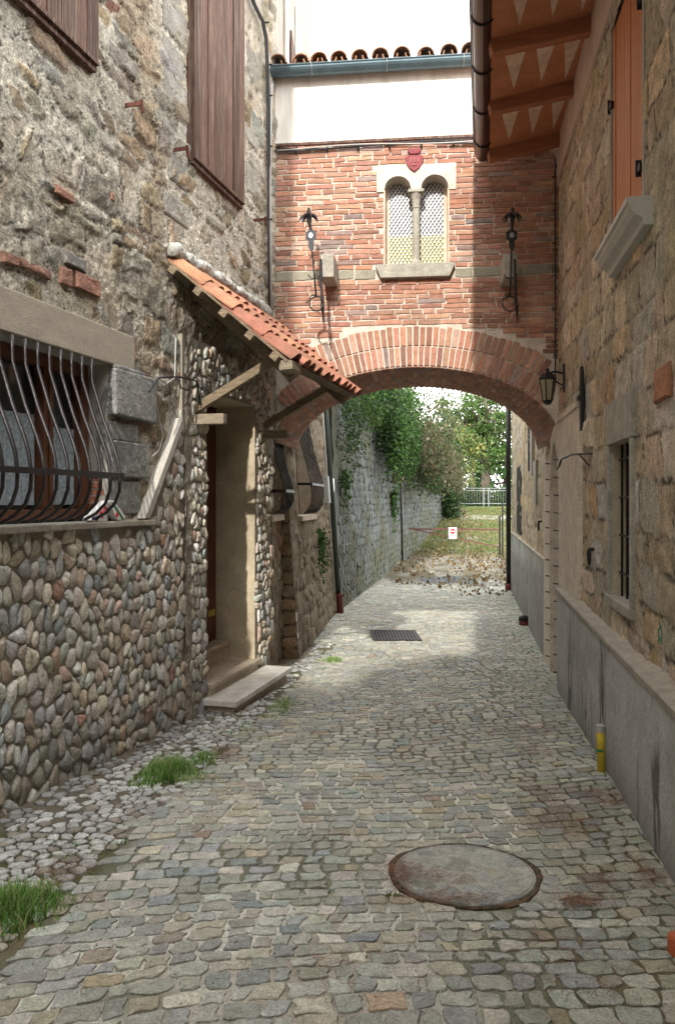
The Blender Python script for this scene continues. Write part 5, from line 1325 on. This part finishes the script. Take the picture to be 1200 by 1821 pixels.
mb = MB(); P_ = rows(0, RET.L[-1], -.7, 4.0, .17, .24, .22, .5, jit=.08)
for (u, z), poly in zip(P_, cells(P_, 1, 1.4)):
    if poly is None or u < .5 or z > ret_top(u) - .1 or u > RET.L[-1] - .2 or np.ptp(poly[:, 0]) > .9: continue
    c = rt_c(np.array([u]), np.array([z]))[0] * R.uniform(.88, 1.15) + .004
    mb.stone(RET, poly, R.uniform(.012, .03), R.uniform(.012, .025), 1, RUB, c, base=-max(z, 0) * .03, nz=.2, tilt=.03)
mb.build('stones', M['stone'], rt)
mb = MB()
V = []
for i, u in enumerate(lin(0, RET.L[-1], 1.5)):
    for w in (0.0, -6, -25): p = RET.P(u, float(ret_top(u)) - .1, w); V.append(p)
n = len(V) // 3
mb.add(V, [(3 * i + k, 3 * i + 3 + k, 3 * i + 4 + k, 3 * i + 1 + k) for i in range(n - 1) for k in (0, 1)], (.1, .09, .05))
tag(mb.build('terrace_ground', M['joint']), kind='structure')

def leaves(mb, pts, size, pal, n_per=1, spread=0.0, droop=.0, asp=.45):
    """many small leaf faces; pts: list of (x,y,z)"""
    P = np.repeat(np.asarray(pts, float), n_per, 0); N = len(P)
    P = P + NR.normal(0, 1, P.shape) * spread
    d = NR.normal(0, 1, (N, 3)); d[:, 2] -= droop; d /= np.linalg.norm(d, axis=1)[:, None]
    e = NR.normal(0, 1, (N, 3)); e -= d * (e * d).sum(1)[:, None]; e /= np.linalg.norm(e, axis=1)[:, None]
    s = size * NR.uniform(.6, 1.4, (N, 1)); a = P; b = P + d * s * .5 + e * s * asp; c = P + d * s; f_ = P + d * s * .5 - e * s * asp
    V = np.stack([a, b, c, f_], 1).reshape(-1, 3)
    pc = np.array(pal); w = NR.integers(0, len(pc), N); C = pc[w] * NR.uniform(.65, 1.3, (N, 1))
    mb.add(V, [(4 * i, 4 * i + 1, 4 * i + 2, 4 * i + 3) for i in range(N)], np.repeat(C, 4, 0))
GREEN = [(.035, .085, .02), (.05, .115, .025), (.07, .15, .03), (.025, .055, .015)]
DARK = [(.03, .055, .02), (.045, .08, .025), (.02, .04, .015)]
OLIVE = [(.10, .11, .045), (.13, .12, .065), (.08, .09, .035), (.15, .12, .08)]
LIGHT = [(.08, .14, .035), (.12, .18, .05), (.06, .11, .03), (.18, .20, .07)]

def strands(fr, n, u0, u1, zt, L0, L1, w, size, pal, out=.25, name='ivy', step=.05, curl=0.0):
    mb = MB(); P = []
    for _ in range(n):
        u = R.uniform(u0, u1); z = float(zt(u)) + R.uniform(-.1, .25) if callable(zt) else zt + R.uniform(-.1, .2); L_ = R.uniform(L0, L1) * (.5 + .8 * float(fbm(np.array(u * 1.5), np.array(.3), 97)))
        o = R.uniform(.05, out); k = int(L_ / step); pu = R.gauss(0, .1)
        for j in range(k):
            t = j / max(k, 1); P.append(fr.P(u + pu * t * L_, z - t * L_, w + o * math.sin(min(1, t * 2.5) * 1.57) * (1 - .35 * t)))
    leaves(mb, P, size, pal, 1, .035, .5); return mb
rtop = lambda u: float(ret_top(u))
def uRd(d): return float(np.interp(d, RET.p[:, 1], RET.L))
mb = strands(RET, 70, -.2, 2.8, rtop, .4, 1.8, .03, .055, DARK + GREEN[:2], .3)
for q_ in strands(RET, 60, 2.6, uRd(21), rtop, .1, .6, .03, .08, GREEN, .3).V: mb.add(q_, [(4 * i, 4 * i + 1, 4 * i + 2, 4 * i + 3) for i in range(len(q_) // 4)], (.07, .13, .03))
single('hanging_ivy', mb, M['leaf'], 'dark ivy trailing over the near end of the retaining wall beside the downpipe', 'ivy', RET.P(1, 3.6, 0), 'plants hanging over the retaining wall')
mb = MB(); leaves(mb, [RET.P(R.uniform(3, uRd(22)), R.uniform(3.75, 4.9), R.uniform(-.6, .35)) for _ in range(5200)], .08, GREEN, 1, .08, .3)
single('wall_top_shrub', mb, M['leaf'], 'low green growth on the wall top between the ivy and the feathery shrub', 'shrub', RET.P(4, 3.8, 0), 'plants hanging over the retaining wall')
mb = strands(RET, 420, uRd(21.5), uRd(27), rtop, .5, 2.1, .15, .075, GREEN, .9, step=.04)
leaves(mb, [RET.P(R.uniform(uRd(21), uRd(28)), R.uniform(3.0, 5.4), R.uniform(-.5, .5)) for _ in range(5000)], .10, DARK, 1, .1, .3)  # darker inner leaves paint in the shade inside the shrub
leaves(mb, [RET.P(R.uniform(uRd(21.5), uRd(27)), R.uniform(3.5, 5.2), R.uniform(-.6, .9)) for _ in range(5200)], .085, GREEN, 1, .12, .3)
single('leafy_shrub', mb, M['leaf'], 'bright green feathery shrub spilling over the wall left of the brownish bush', 'shrub', RET.P(uRd(21), 3.6, 0), 'plants hanging over the retaining wall')
# brownish wispy bush
mb = MB(); P = []
for _ in range(3000):
    u = R.gauss(uRd(30.5), 1.9); a0 = R.uniform(-.6, 1.3); L_ = R.uniform(1.4, 4.0); pz = rtop(u) + R.uniform(-.7, .5)
    for j in range(9):
        t = j / 9; P.append(RET.P(u + math.sin(a0) * L_ * t * .4, pz + L_ * .55 * t - L_ * .95 * t * t, .0 + L_ * .62 * t * math.cos(a0)))
leaves(mb, P, .14, OLIVE + [(.17, .13, .08), (.12, .10, .06), (.15, .12, .08)], 1, .04, .5, asp=.07)
leaves(mb, [RET.P(R.gauss(uRd(30.5), 2.2), rtop(uRd(30.5)) + R.gauss(.1, .8), R.uniform(-.3, 1.7)) for _ in range(8000)], .10, OLIVE + DARK + GREEN[:2], 1, .12, .4)
single('wispy_bush', mb, M['leaf'], 'large brownish wispy bush bulging over the top of the retaining wall', 'bush', RET.P(uRd(30.5), 3.9, 0), 'plants hanging over the retaining wall')
mb = strands(RET, 300, uRd(33.5), uRd(40.5), rtop, .3, 1.3, .05, .13, GREEN[:2] + OLIVE[:1] + DARK, .4)
leaves(mb, [RET.P(R.uniform(uRd(30), uRd(41)), R.uniform(2.9, 4.6), R.uniform(-.8, .5)) for _ in range(2600)], .17, GREEN[:2] + OLIVE[:1], 1, .15, .3)
single('trailing_creeper', mb, M['leaf'], 'mottled green creeper along the far top of the retaining wall', 'creeper', RET.P(uRd(35), 3.4, 0), 'plants hanging over the retaining wall')
# dark ivy column at the end of the wall
mb = MB(); leaves(mb, [(5.75 + R.gauss(.2, .3), 42 + R.gauss(0, .3), R.uniform(.7, 4.6)) for _ in range(3600)], .15, DARK + GREEN[:1], 1, .08, .4)
single('ivy_column', mb, M['leaf'], 'column of dark ivy at the far end of the retaining wall', 'ivy', (5.9, 42, .8), 'plants hanging over the retaining wall')
# small ferns on walls
def fern(fr, u, z, label, n=260, s=.05, h=.35):
    mb = MB(); P = [fr.P(u + R.gauss(0, h * .22), z - abs(R.gauss(0, h * .5)), .03 + abs(R.gauss(0, .06))) for _ in range(n)]; leaves(mb, P, s, GREEN, 1, .02, .8, asp=.3)
    single('wall_fern', mb, M['leaf'], label, 'fern', fr.P(u, z, 0), 'ferns growing from the walls')
fern(BAT, bw2 + .35, 1.1, 'green fern hanging below the second grated window beyond the arch', 380, .06, .6)
fern(RET, uRd(25.6), 1.9, 'fern tuft halfway along the retaining wall below a jutting stone', 420, .11, .9)
fern(RET, uRd(15.9), 2.2, 'fern tuft just beyond the green downpipe', 300, .07, .6)
mb = MB(); uu_ = uRd(26.3); mb.stone(RET, [(uu_ - .3, 2.2), (uu_ + .3, 2.15), (uu_ + .35, 2.5), (uu_ - .2, 2.55)], .3, .02, 1, RUB, (.26, .22, .15), nz=.1); mb.build('jutting_stone', M['stone'], rt)
mb = MB(); uu_ = uRd(28.2); mb.tube([RET.pt(uu_, z, .06 - max(z, 0) * .03) for z in (3.6, 1.5, -.6)], .035, 7)
single('drain_pipe', mb, M['blackpipe'], 'thin black pipe running down the grey retaining wall', 'pipe', RET.P(uu_, -.6, 0), smooth=True)

# trees
def tree(name, base, h, rad, crown_c, crown_r, nleaf, size, pal, label, cat='tree', group=None, trunk=True, nb=14, lean=(0, 0)):
    b = np.array(base, float); t = empty(name, b, label, cat, group)
    if trunk:
        mb = MB(); top = b + [lean[0], lean[1], h]
        def br(p0, p1, r0, r1, wob=.15, k=6):
            pts = [p0 + (p1 - p0) * j / k + (NR.normal(0, wob, 3) if 0 < j < k else 0) for j in range(k + 1)]
            mb.tube([Vector(p.tolist()) for p in pts], [r0 + (r1 - r0) * j / k for j in range(k + 1)], 8); return pts
        main = br(b - [0, 0, .3], top, rad, rad * .3, .06, 9); tips = []
        for i in range(nb):
            s0 = main[R.randrange(3, 9)]; a = R.uniform(0, 6.28); L_ = R.uniform(.35, .95)
            e = np.array(crown_c) + np.array([math.cos(a) * crown_r[0] * L_, math.sin(a) * crown_r[1] * L_, R.uniform(-.7, .8) * crown_r[2]])
            pp = br(s0, e, rad * .32, rad * .06, .18); tips += pp[2:]
            for _ in range(3):
                s1 = pp[R.randrange(2, 6)]; e1 = s1 + NR.normal(0, 1, 3) * np.array(crown_r) * .28; qq = br(s1, e1, rad * .10, rad * .03, .08, 4); tips += qq[1:]
        mb.build('trunk', M['bark'], t)
    else: tips = [np.array(crown_c) + NR.normal(0, .45, 3) * crown_r for _ in range(60)]
    mb = MB(); P = []
    cl_ = [tips[R.randrange(len(tips))] + NR.normal(0, .12, 3) * crown_r for _ in range(max(10, nleaf // 90))]
    for c in cl_:
        dens = R.uniform(.3, 1.6); m_ = int(nleaf / len(cl_) * dens)
        P.append(c + NR.normal(0, 1, (m_, 3)) * np.array([.34, .34, .2]) * R.uniform(.7, 1.5))
    P = np.concatenate(P); leaves(mb, P, size, pal, 1, .02, .2); mb.build('crown', M['leaf'], t)
tree('broadleaf_tree', (9.75, 52, 1.2), 8.0, .34, (9.8, 52, 6.6), (3.6, 3, 2.6), 6500, .17, LIGHT[:3] + GREEN[1:3], 'tall tree with a forked grey trunk behind the railing', nb=18)
tree('slender_tree', (9.1, 53, 1.2), 7.0, .2, (8.4, 53, 6.8), (2.2, 2, 2.4), 4000, .17, LIGHT, 'slender pale green tree just left of the thick grey trunk', nb=10)
tree('young_tree', (6.9, 45, .9), 5.0, .12, (6.9, 45, 5.0), (1.5, 1.5, 1.9), 5200, .14, LIGHT + [(.3, .28, .08)], 'yellowish green young tree rising behind the ivy at the wall end', nb=12)
tree('distant_tree', (14, 66, -1), 7.5, .3, (12.5, 66, 4.5), (4.5, 3, 2.6), 5200, .3, GREEN[:3] + [(.08, .13, .09)], 'darker green tree further back seen through the branches at right', nb=14)
tree('distant_tree', (7.5, 64, -.5), 6, .3, (7.8, 64, 4.0), (3.2, 3, 3.0), 5200, .3, GREEN[:3], 'dark green tree further back behind the slender trunk', nb=14)
for i, (x, y, s_, lab) in enumerate(((8.0, 50.5, 1.0, 'low green shrub behind the left end of the railing'), (9.6, 51, .7, 'small dull shrub behind the middle of the railing'), (11.2, 50.5, .9, 'brownish low shrub behind the right end of the railing'))):
    mb = MB(); leaves(mb, [(x + R.gauss(0, .5 * s_), y + R.gauss(0, .4), 1.2 + abs(R.gauss(0, .5)) * s_) for _ in range(2600)], .13, DARK + GREEN[:2] + OLIVE[:1], 1, .3, .2)
    single('shrub', mb, M['leaf'], lab, 'shrub', (x, y, 1.2), 'shrubs behind the railing')
# hills, distance haze painted in as blue-grey
mb = MB(); xs_ = np.linspace(-250, 350, 60); V = []
for x in xs_: V += [(x, 420, -45), (x, 420, -6 + 9 * math.sin(x / 60) + 4 * math.sin(x / 23))]
mb.add(V, [(2 * i, 2 * i + 2, 2 * i + 3, 2 * i + 1) for i in range(len(xs_) - 1)], (.35, .42, .5)); tag(mb.build('hills', M['mortar']), kind='structure')
# railing
rl = empty('railing', (9.5, 48, 1.22), 'galvanised tubular railing at the top of the grassy slope', 'railing')
mb = MB()
for z in (2.34, 2.20): mb.tube([(6.8, 48, z), (14, 48, z)], .02, 7)
mb.tube([(6.8, 48, 1.40), (14, 48, 1.40)], .02, 7)
mb.build('rails', M['galv'], rl)
for x in (6.85, 8.9, 9.2, 10.9, 12.8):
    mb = MB(); mb.tube([(x, 48, 1.1), (x, 48, 2.34)], .026, 7); mb.build('post', M['galv'], rl)
mb = MB()
for i in range(44): x = 6.9 + i * .16; mb.tube([(x, 48, 1.4), (x, 48, 2.2)], .006, 4)
mb.build('mesh_infill', M['galv'], rl)
# barrier gate
gx, gy = (888 - 600) / F * 30.5, 30.5; g0 = float(gnd(gy))
gt = empty('barrier_gate', (gx, gy, g0), 'red-brown tubular swing barrier across the lane beyond the arch', 'barrier gate')
zt = CAMZ - (942 - 890) / F * gy; zb_ = CAMZ - (973 - 890) / F * gy; xl = (714 - 600) / F * gy
mb = MB(); mb.bar((xl, gy, zt + .03), (gx, gy, zt), .055, .055); mb.bar((xl + .5, gy, zt - .0), (gx, gy, zb_), .04, .04); mb.bar((xl - .02, gy, zt - .1), (xl - .02, gy, zt + .09), .05, .05, up=(0, 1, 0)); mb.build('bar', M['gate'], gt)
mb = MB(); mb.bar((gx, gy, g0 - .1), (gx, gy, CAMZ - (918 - 890) / F * gy), .06, .06, up=(0, 1, 0)); mb.bar((gx + .11, gy, g0 - .2), (gx + .11, gy, CAMZ - (895 - 890) / F * gy), .055, .055, up=(0, 1, 0)); mb.bar((gx, gy, 1.0), (gx + .11, gy, 1.0), .04, .04); mb.bar((gx + .1, gy, 1.25), (gx + .5, gy, .85), .035, .035); mb.build('post', M['iron'], gt)
sx = (804.5 - 600) / F * (gy - .05); sz = CAMZ - (948 - 890) / F * (gy - .05)
sg = empty('no_entry_sign', (sx, gy - .05, sz), 'small white sign with a red no-entry disc hung on the barrier', 'sign')
SF = Frame([(sx - 1, gy - .05), (sx + 1, gy - .05)], 1)
mb = MB(); mb.box(SF, 1 - .16, 1 + .16, sz - .22, sz + .22, 0, .012); mb.build('plate', M['white'], sg)
mb = MB(); mb.prism(SF, [(1 + .105 * math.cos(a), sz + .07 + .105 * math.sin(a)) for a in np.linspace(0, 6.283, 25)[:-1]], .012, .016); mb.build('red_disc', M['red'], sg)
mb = MB(); mb.box(SF, 1 - .075, 1 + .075, sz + .05, sz + .09, .016, .02); mb.build('white_bar', M['white'], sg)
mb = MB(); mb.box(SF, 1 - .12, 1 + .12, sz - .10, sz - .075, .012, .015); mb.box(SF, 1 - .10, 1 + .10, sz - .16, sz - .14, .012, .015); mb.build('lettering', M['lead'], sg)

# ================================================================== SMALL GROWTH AND LITTER
def grass(mb, x, d, rx, rd, n, h, pal=((.15, .34, .07), (.11, .26, .05), (.22, .42, .10), (.28, .38, .13), (.14, .30, .06), (.42, .38, .20))):
    for _ in range(n):
        a = R.uniform(0, 6.28); r = R.random() ** .6 * (1 + .35 * math.sin(a * 3 + x * 9)); r = r + (R.random() * .7 if R.random() < .12 else 0); gx_ = x + rx * r * math.cos(a); gd_ = d + rd * r * math.sin(a); b = GR.P(gx_, gd_, -.01)
        H = h * R.uniform(.25, 1.15) * max(.3, 1.1 - .75 * r); an = R.uniform(0, 6.28); le = R.uniform(.15, 1.0) * H; w = R.uniform(.0016, .0034)
        dx, dy = math.cos(an), math.sin(an); px_, py_ = -dy * w, dx * w; c = np.array(pal[R.randrange(len(pal))]) * R.uniform(.75, 1.5)
        V = [(b[0] - px_, b[1] - py_, b[2]), (b[0] + px_, b[1] + py_, b[2]), (b[0] + dx * le * .35 + px_ * .8, b[1] + dy * le * .35 + py_ * .8, b[2] + H * .6), (b[0] + dx * le * .35 - px_ * .8, b[1] + dy * le * .35 - py_ * .8, b[2] + H * .6), (b[0] + dx * le, b[1] + dy * le, b[2] + H)]
        mb.add(V, [(0, 1, 2, 3), (3, 2, 4)], c)
mb = MB()
x, d = gpix(300, 1378); grass(mb, x, d, .21, .26, 2300, .14); x, d = gpix(362, 1352); grass(mb, x, d, .12, .2, 500, .09); x, d = gpix(430, 1300); grass(mb, x, d, .22, .3, 260, .04); x, d = gpix(160, 1500); grass(mb, x, d, .3, .3, 220, .035); x, d = gpix(255, 1395); grass(mb, x, d, .14, .12, 200, .05)
x, d = gpix(20, 1625); grass(mb, x, d, .20, .22, 2000, .14); x, d = gpix(80, 1590); grass(mb, x, d, .08, .12, 220, .09)
x, d = gpix(505, 1255); grass(mb, x, d, .16, .45, 800, .06); x, d = gpix(592, 1174); grass(mb, x, d, .16, .2, 500, .08)
x, d = gpix(700, 1592); grass(mb, x, d, .06, .04, 160, .02, pal=((.10, .16, .03), (.07, .12, .02)))
for px, py in ((380, 1335), (440, 1290), (470, 1275), (530, 1225), (120, 1530), (210, 1500), (580, 1040 + 60)): x, d = gpix(px, py); grass(mb, x, d, .06, .1, 40, .05)
for _ in range(60):
    d = R.uniform(5, 19); x = right_x(d) - abs(R.gauss(0, .1)); grass(mb, x, d, .04, .06, 8, .03)
tag(mb.build('grass', M['grass']), 'tufts of bright green grass along the pebble verge and wall foot', 'grass', kind='stuff')
mb = MB()
for _ in range(9000):
    d = R.uniform(31, 47); x = R.uniform(float(left_x(np.array(d))) + .2, 13); b = GR.P(x, d, 0); H = R.uniform(.03, .14); w = .02
    c = np.array(R.choice([(.10, .14, .03), (.08, .12, .025), (.15, .15, .05), (.17, .14, .06)])) * R.uniform(.7, 1.2)
    mb.add([(b[0] - w, b[1], b[2]), (b[0] + w, b[1], b[2]), (b[0] + R.gauss(0, .04), b[1] + R.gauss(0, .04), b[2] + H)], [(0, 1, 2)], c)
tag(mb.build('meadow_grass', M['grass']), 'patchy yellowing grass on the slope beyond the barrier', 'grass', kind='stuff')
mb = MB()
def needle(x, d, L_=None, c=None):
    a = R.gauss(.3, .8); L_ = L_ or R.uniform(.025, .08); w = .0011; c = c if c is not None else np.array(R.choice([(.26, .12, .07), (.20, .10, .06), (.32, .18, .12), (.15, .08, .05)])) * R.uniform(.7, 1.2)
    bend = R.gauss(0, .01); ux, uy = math.cos(a), math.sin(a); z = R.uniform(.016, .026)
    P0 = GR.P(x, d, z); P1 = GR.P(x + ux * L_ / 2 - uy * bend, d + uy * L_ / 2 + ux * bend, z + .004); P2 = GR.P(x + ux * L_, d + uy * L_, z)
    o = np.array([-uy * w, ux * w, 0]); mb.add([P0 - o, P0 + o, P1 + o, P1 - o, P2 + o, P2 - o], [(0, 1, 2, 3), (3, 2, 4, 5)], c)
for px, py, sx_, sd, n in ((945, 1300, .10, .12, 150), (950, 1340, .10, .12, 90), (965, 1420, .10, .12, 140), (975, 1465, .14, .10, 150), (1000, 1465, .1, .1, 70), (1060, 1415, .10, .05, 120), (1075, 1430, .06, .05, 60), (1020, 1610, .05, .03, 100), (1050, 1570, .05, .05, 60), (740, 1560, .09, .06, 70), (700, 1560, .03, .10, 90), (770, 1605, .12, .03, 90), (1140, 1555, .03, .1, 70), (1000, 1700, .15, .2, 60), (1150, 1600, .12, .2, 70), (930, 1330, .2, .6, 160), (1040, 1480, .15, .4, 160), (330, 1450, .2, .3, 90), (395, 1345, .05, .15, 120), (110, 1560, .08, .12, 110), (250, 1450, .12, .2, 60), (230, 1340, .2, .3, 60), (600, 1450, .5, .8, 60), (800, 1720, .5, .2, 60), (520, 1225, .1, .6, 60)):
    x0, d0 = gpix(px, py)
    for _ in range(int(n * 1.6)): needle(x0 + R.gauss(0, sx_), d0 + R.gauss(0, sd))
tag(mb.build('pine_needles', M['needle']), 'reddish dry pine needles scattered over the cobbles and around the manhole', 'pine needles', kind='stuff')
mb = MB(); P = []
for _ in range(4200):
    d = R.uniform(18, 33) if R.random() < .8 else R.uniform(33, 46); lx = float(left_x(np.array(d))); x = R.uniform(lx, 7.2)
    dens = float(fbm(np.array(x * .8), np.array(d * .5), 99)) + (.18 if x > 3.5 else 0) - (.25 if d < 20.5 else 0)
    if dens > R.uniform(.35, .65): P.append(GR.P(x, d, .03 + (.0 if d < 21 else .03)))
leaves(mb, P, .10, [(.17, .11, .05), (.24, .19, .09), (.11, .065, .035), (.30, .26, .17)], 1, .01, -.1, .4)
tag(mb.build('fallen_leaves', M['leaf']), 'brown and yellow fallen leaves strewn over the lane before the barrier', 'fallen leaves', kind='stuff')
mb = MB()
for _ in range(1500):
    d = 2.4 + 12 * R.random() ** 1.3; x = R.uniform(strip_edge(d) - .3, right_x(d)); s_ = R.uniform(.003, .008); b = GR.P(x, d, R.uniform(.008, .014)); c = np.array(R.choice([(.5, .48, .42), (.10, .09, .06), (.28, .2, .12), (.10, .13, .05), (.4, .38, .33)]))
    a = R.uniform(0, 3); mb.add([b + [s_ * math.cos(a), s_ * math.sin(a), 0], b + [-s_ * .6 * math.sin(a), s_ * .6 * math.cos(a), .003], b + [-s_ * math.cos(a), -s_ * math.sin(a), 0], b + [s_ * .6 * math.sin(a), -s_ * .6 * math.cos(a), .001]], [(0, 1, 2, 3)], c)
tag(mb.build('grit', M['needle']), 'fine grit and leaf crumbs scattered over the paving', 'litter', kind='stuff')
# plant peeking in at the left edge on the sill
pb = LW.P(LW.pix(-22, None, .12), 1.455, .14); t = empty('potted_plant', pb, 'broad-leaved green plant poking in at the left end of the window sill', 'plant')
mb = MB(); mb.lathe((pb[0] - .05, pb[1] - .12, pb[2]), [(.05, 0), (.07, .11), (.075, .12)], 14); mb.build('pot', M['terra'], t)
mb = MB()
for k in range(16):
    a = R.uniform(0, 6.28); L_ = R.uniform(.08, .16); el = R.uniform(.1, 1.1); o_ = Vector((pb[0] - .05, pb[1] - .12, pb[2] + .10)); dr_ = Vector((math.cos(a) * math.cos(el), math.sin(a) * math.cos(el), math.sin(el))); sd = dr_.cross(Vector((0, 0, 1))).normalized()
    o2 = o_ + dr_ * .06
    V = [o_, o2 + sd * .03, o2 + dr_ * L_ * .6 + sd * .025 - Vector((0, 0, .01)), o2 + dr_ * L_ - Vector((0, 0, .035)), o2 + dr_ * L_ * .6 - sd * .025 - Vector((0, 0, .01)), o2 - sd * .03]
    mb.add([list(v) for v in V], [(0, 1, 2, 3), (0, 3, 4, 5)], (.07, .2, .04))
mb.build('foliage', M['leaf'], t)

# unseen house added behind the viewpoint to keep sun off the near street
mb = MB()
BF = Frame([(-10, -15), (2.5, -15)], -1)
mb.prism(BF, [(0, -1), (12.5, -1), (12.5, 10.2), (9.4, 11.6), (7.4, 12.9), (6.3, 12.3), (6.2, 11.6), (0, 12.4)], 0, 2, (.34, .3, .24))  # roofline stepped so its shade ends in a broken edge
BLK = tag(mb.build('house', M['mortar']), 'unseen stone house added behind the viewpoint to shade the near paving', 'house')

# ================================================================== LIGHT, WORLD, CAMERA
EL = math.radians(29); AZ = math.atan2(.18, 1.0)           # sunlight travels along +Y, slightly +X, downwards
ldir = Vector((math.sin(AZ) * math.cos(EL), math.cos(AZ) * math.cos(EL), -math.sin(EL)))
sun = bpy.data.lights.new('sun', 'SUN'); sun.energy = 4.6; sun.angle = math.radians(1.0); sun.color = (1, .94, .84)
so = bpy.data.objects.new('sun', sun); col.objects.link(so); so.rotation_euler = ldir.to_track_quat('-Z', 'Y').to_euler(); so.location = (0, -5, 20)
w = bpy.data.worlds.new('World'); scene.world = w; w.use_nodes = True; nt = w.node_tree; N = nt.nodes; L = nt.links
bg = N['Background']; sky = N.new('ShaderNodeTexSky'); sky.sky_type = 'NISHITA'; sky.sun_disc = False; sky.sun_elevation = EL
sky.sun_rotation = math.pi + AZ; sky.air_density = 1.5; sky.dust_density = 6; sky.ozone_density = 1
hs = N.new('ShaderNodeHueSaturation'); hs.inputs['Saturation'].default_value = .35; L.new(sky.outputs[0], hs.inputs['Color'])
mx = N.new('ShaderNodeMixRGB'); mx.inputs[0].default_value = .65; mx.inputs[2].default_value = (44, 43.6, 42.4, 1); L.new(hs.outputs[0], mx.inputs[1])
L.new(mx.outputs[0], bg.inputs[0]); bg.inputs[1].default_value = .14
cam = bpy.data.cameras.new('camera'); co = bpy.data.objects.new('camera', cam); col.objects.link(co); scene.camera = co
co.location = (0, 0, CAMZ); co.rotation_euler = (math.radians(90), 0, 0)
cam.sensor_fit = 'VERTICAL'; cam.sensor_height = 36; cam.sensor_width = 36; cam.lens = F / 1821 * 36; cam.shift_y = -20.5 / 1821; cam.clip_start = .05; cam.clip_end = 2000
scene.view_settings.view_transform = 'Standard'; scene.view_settings.look = 'None'; scene.view_settings.exposure = 0; scene.view_settings.gamma = 1
for o in bpy.data.objects:
    if '_o' in o: del o['_o']
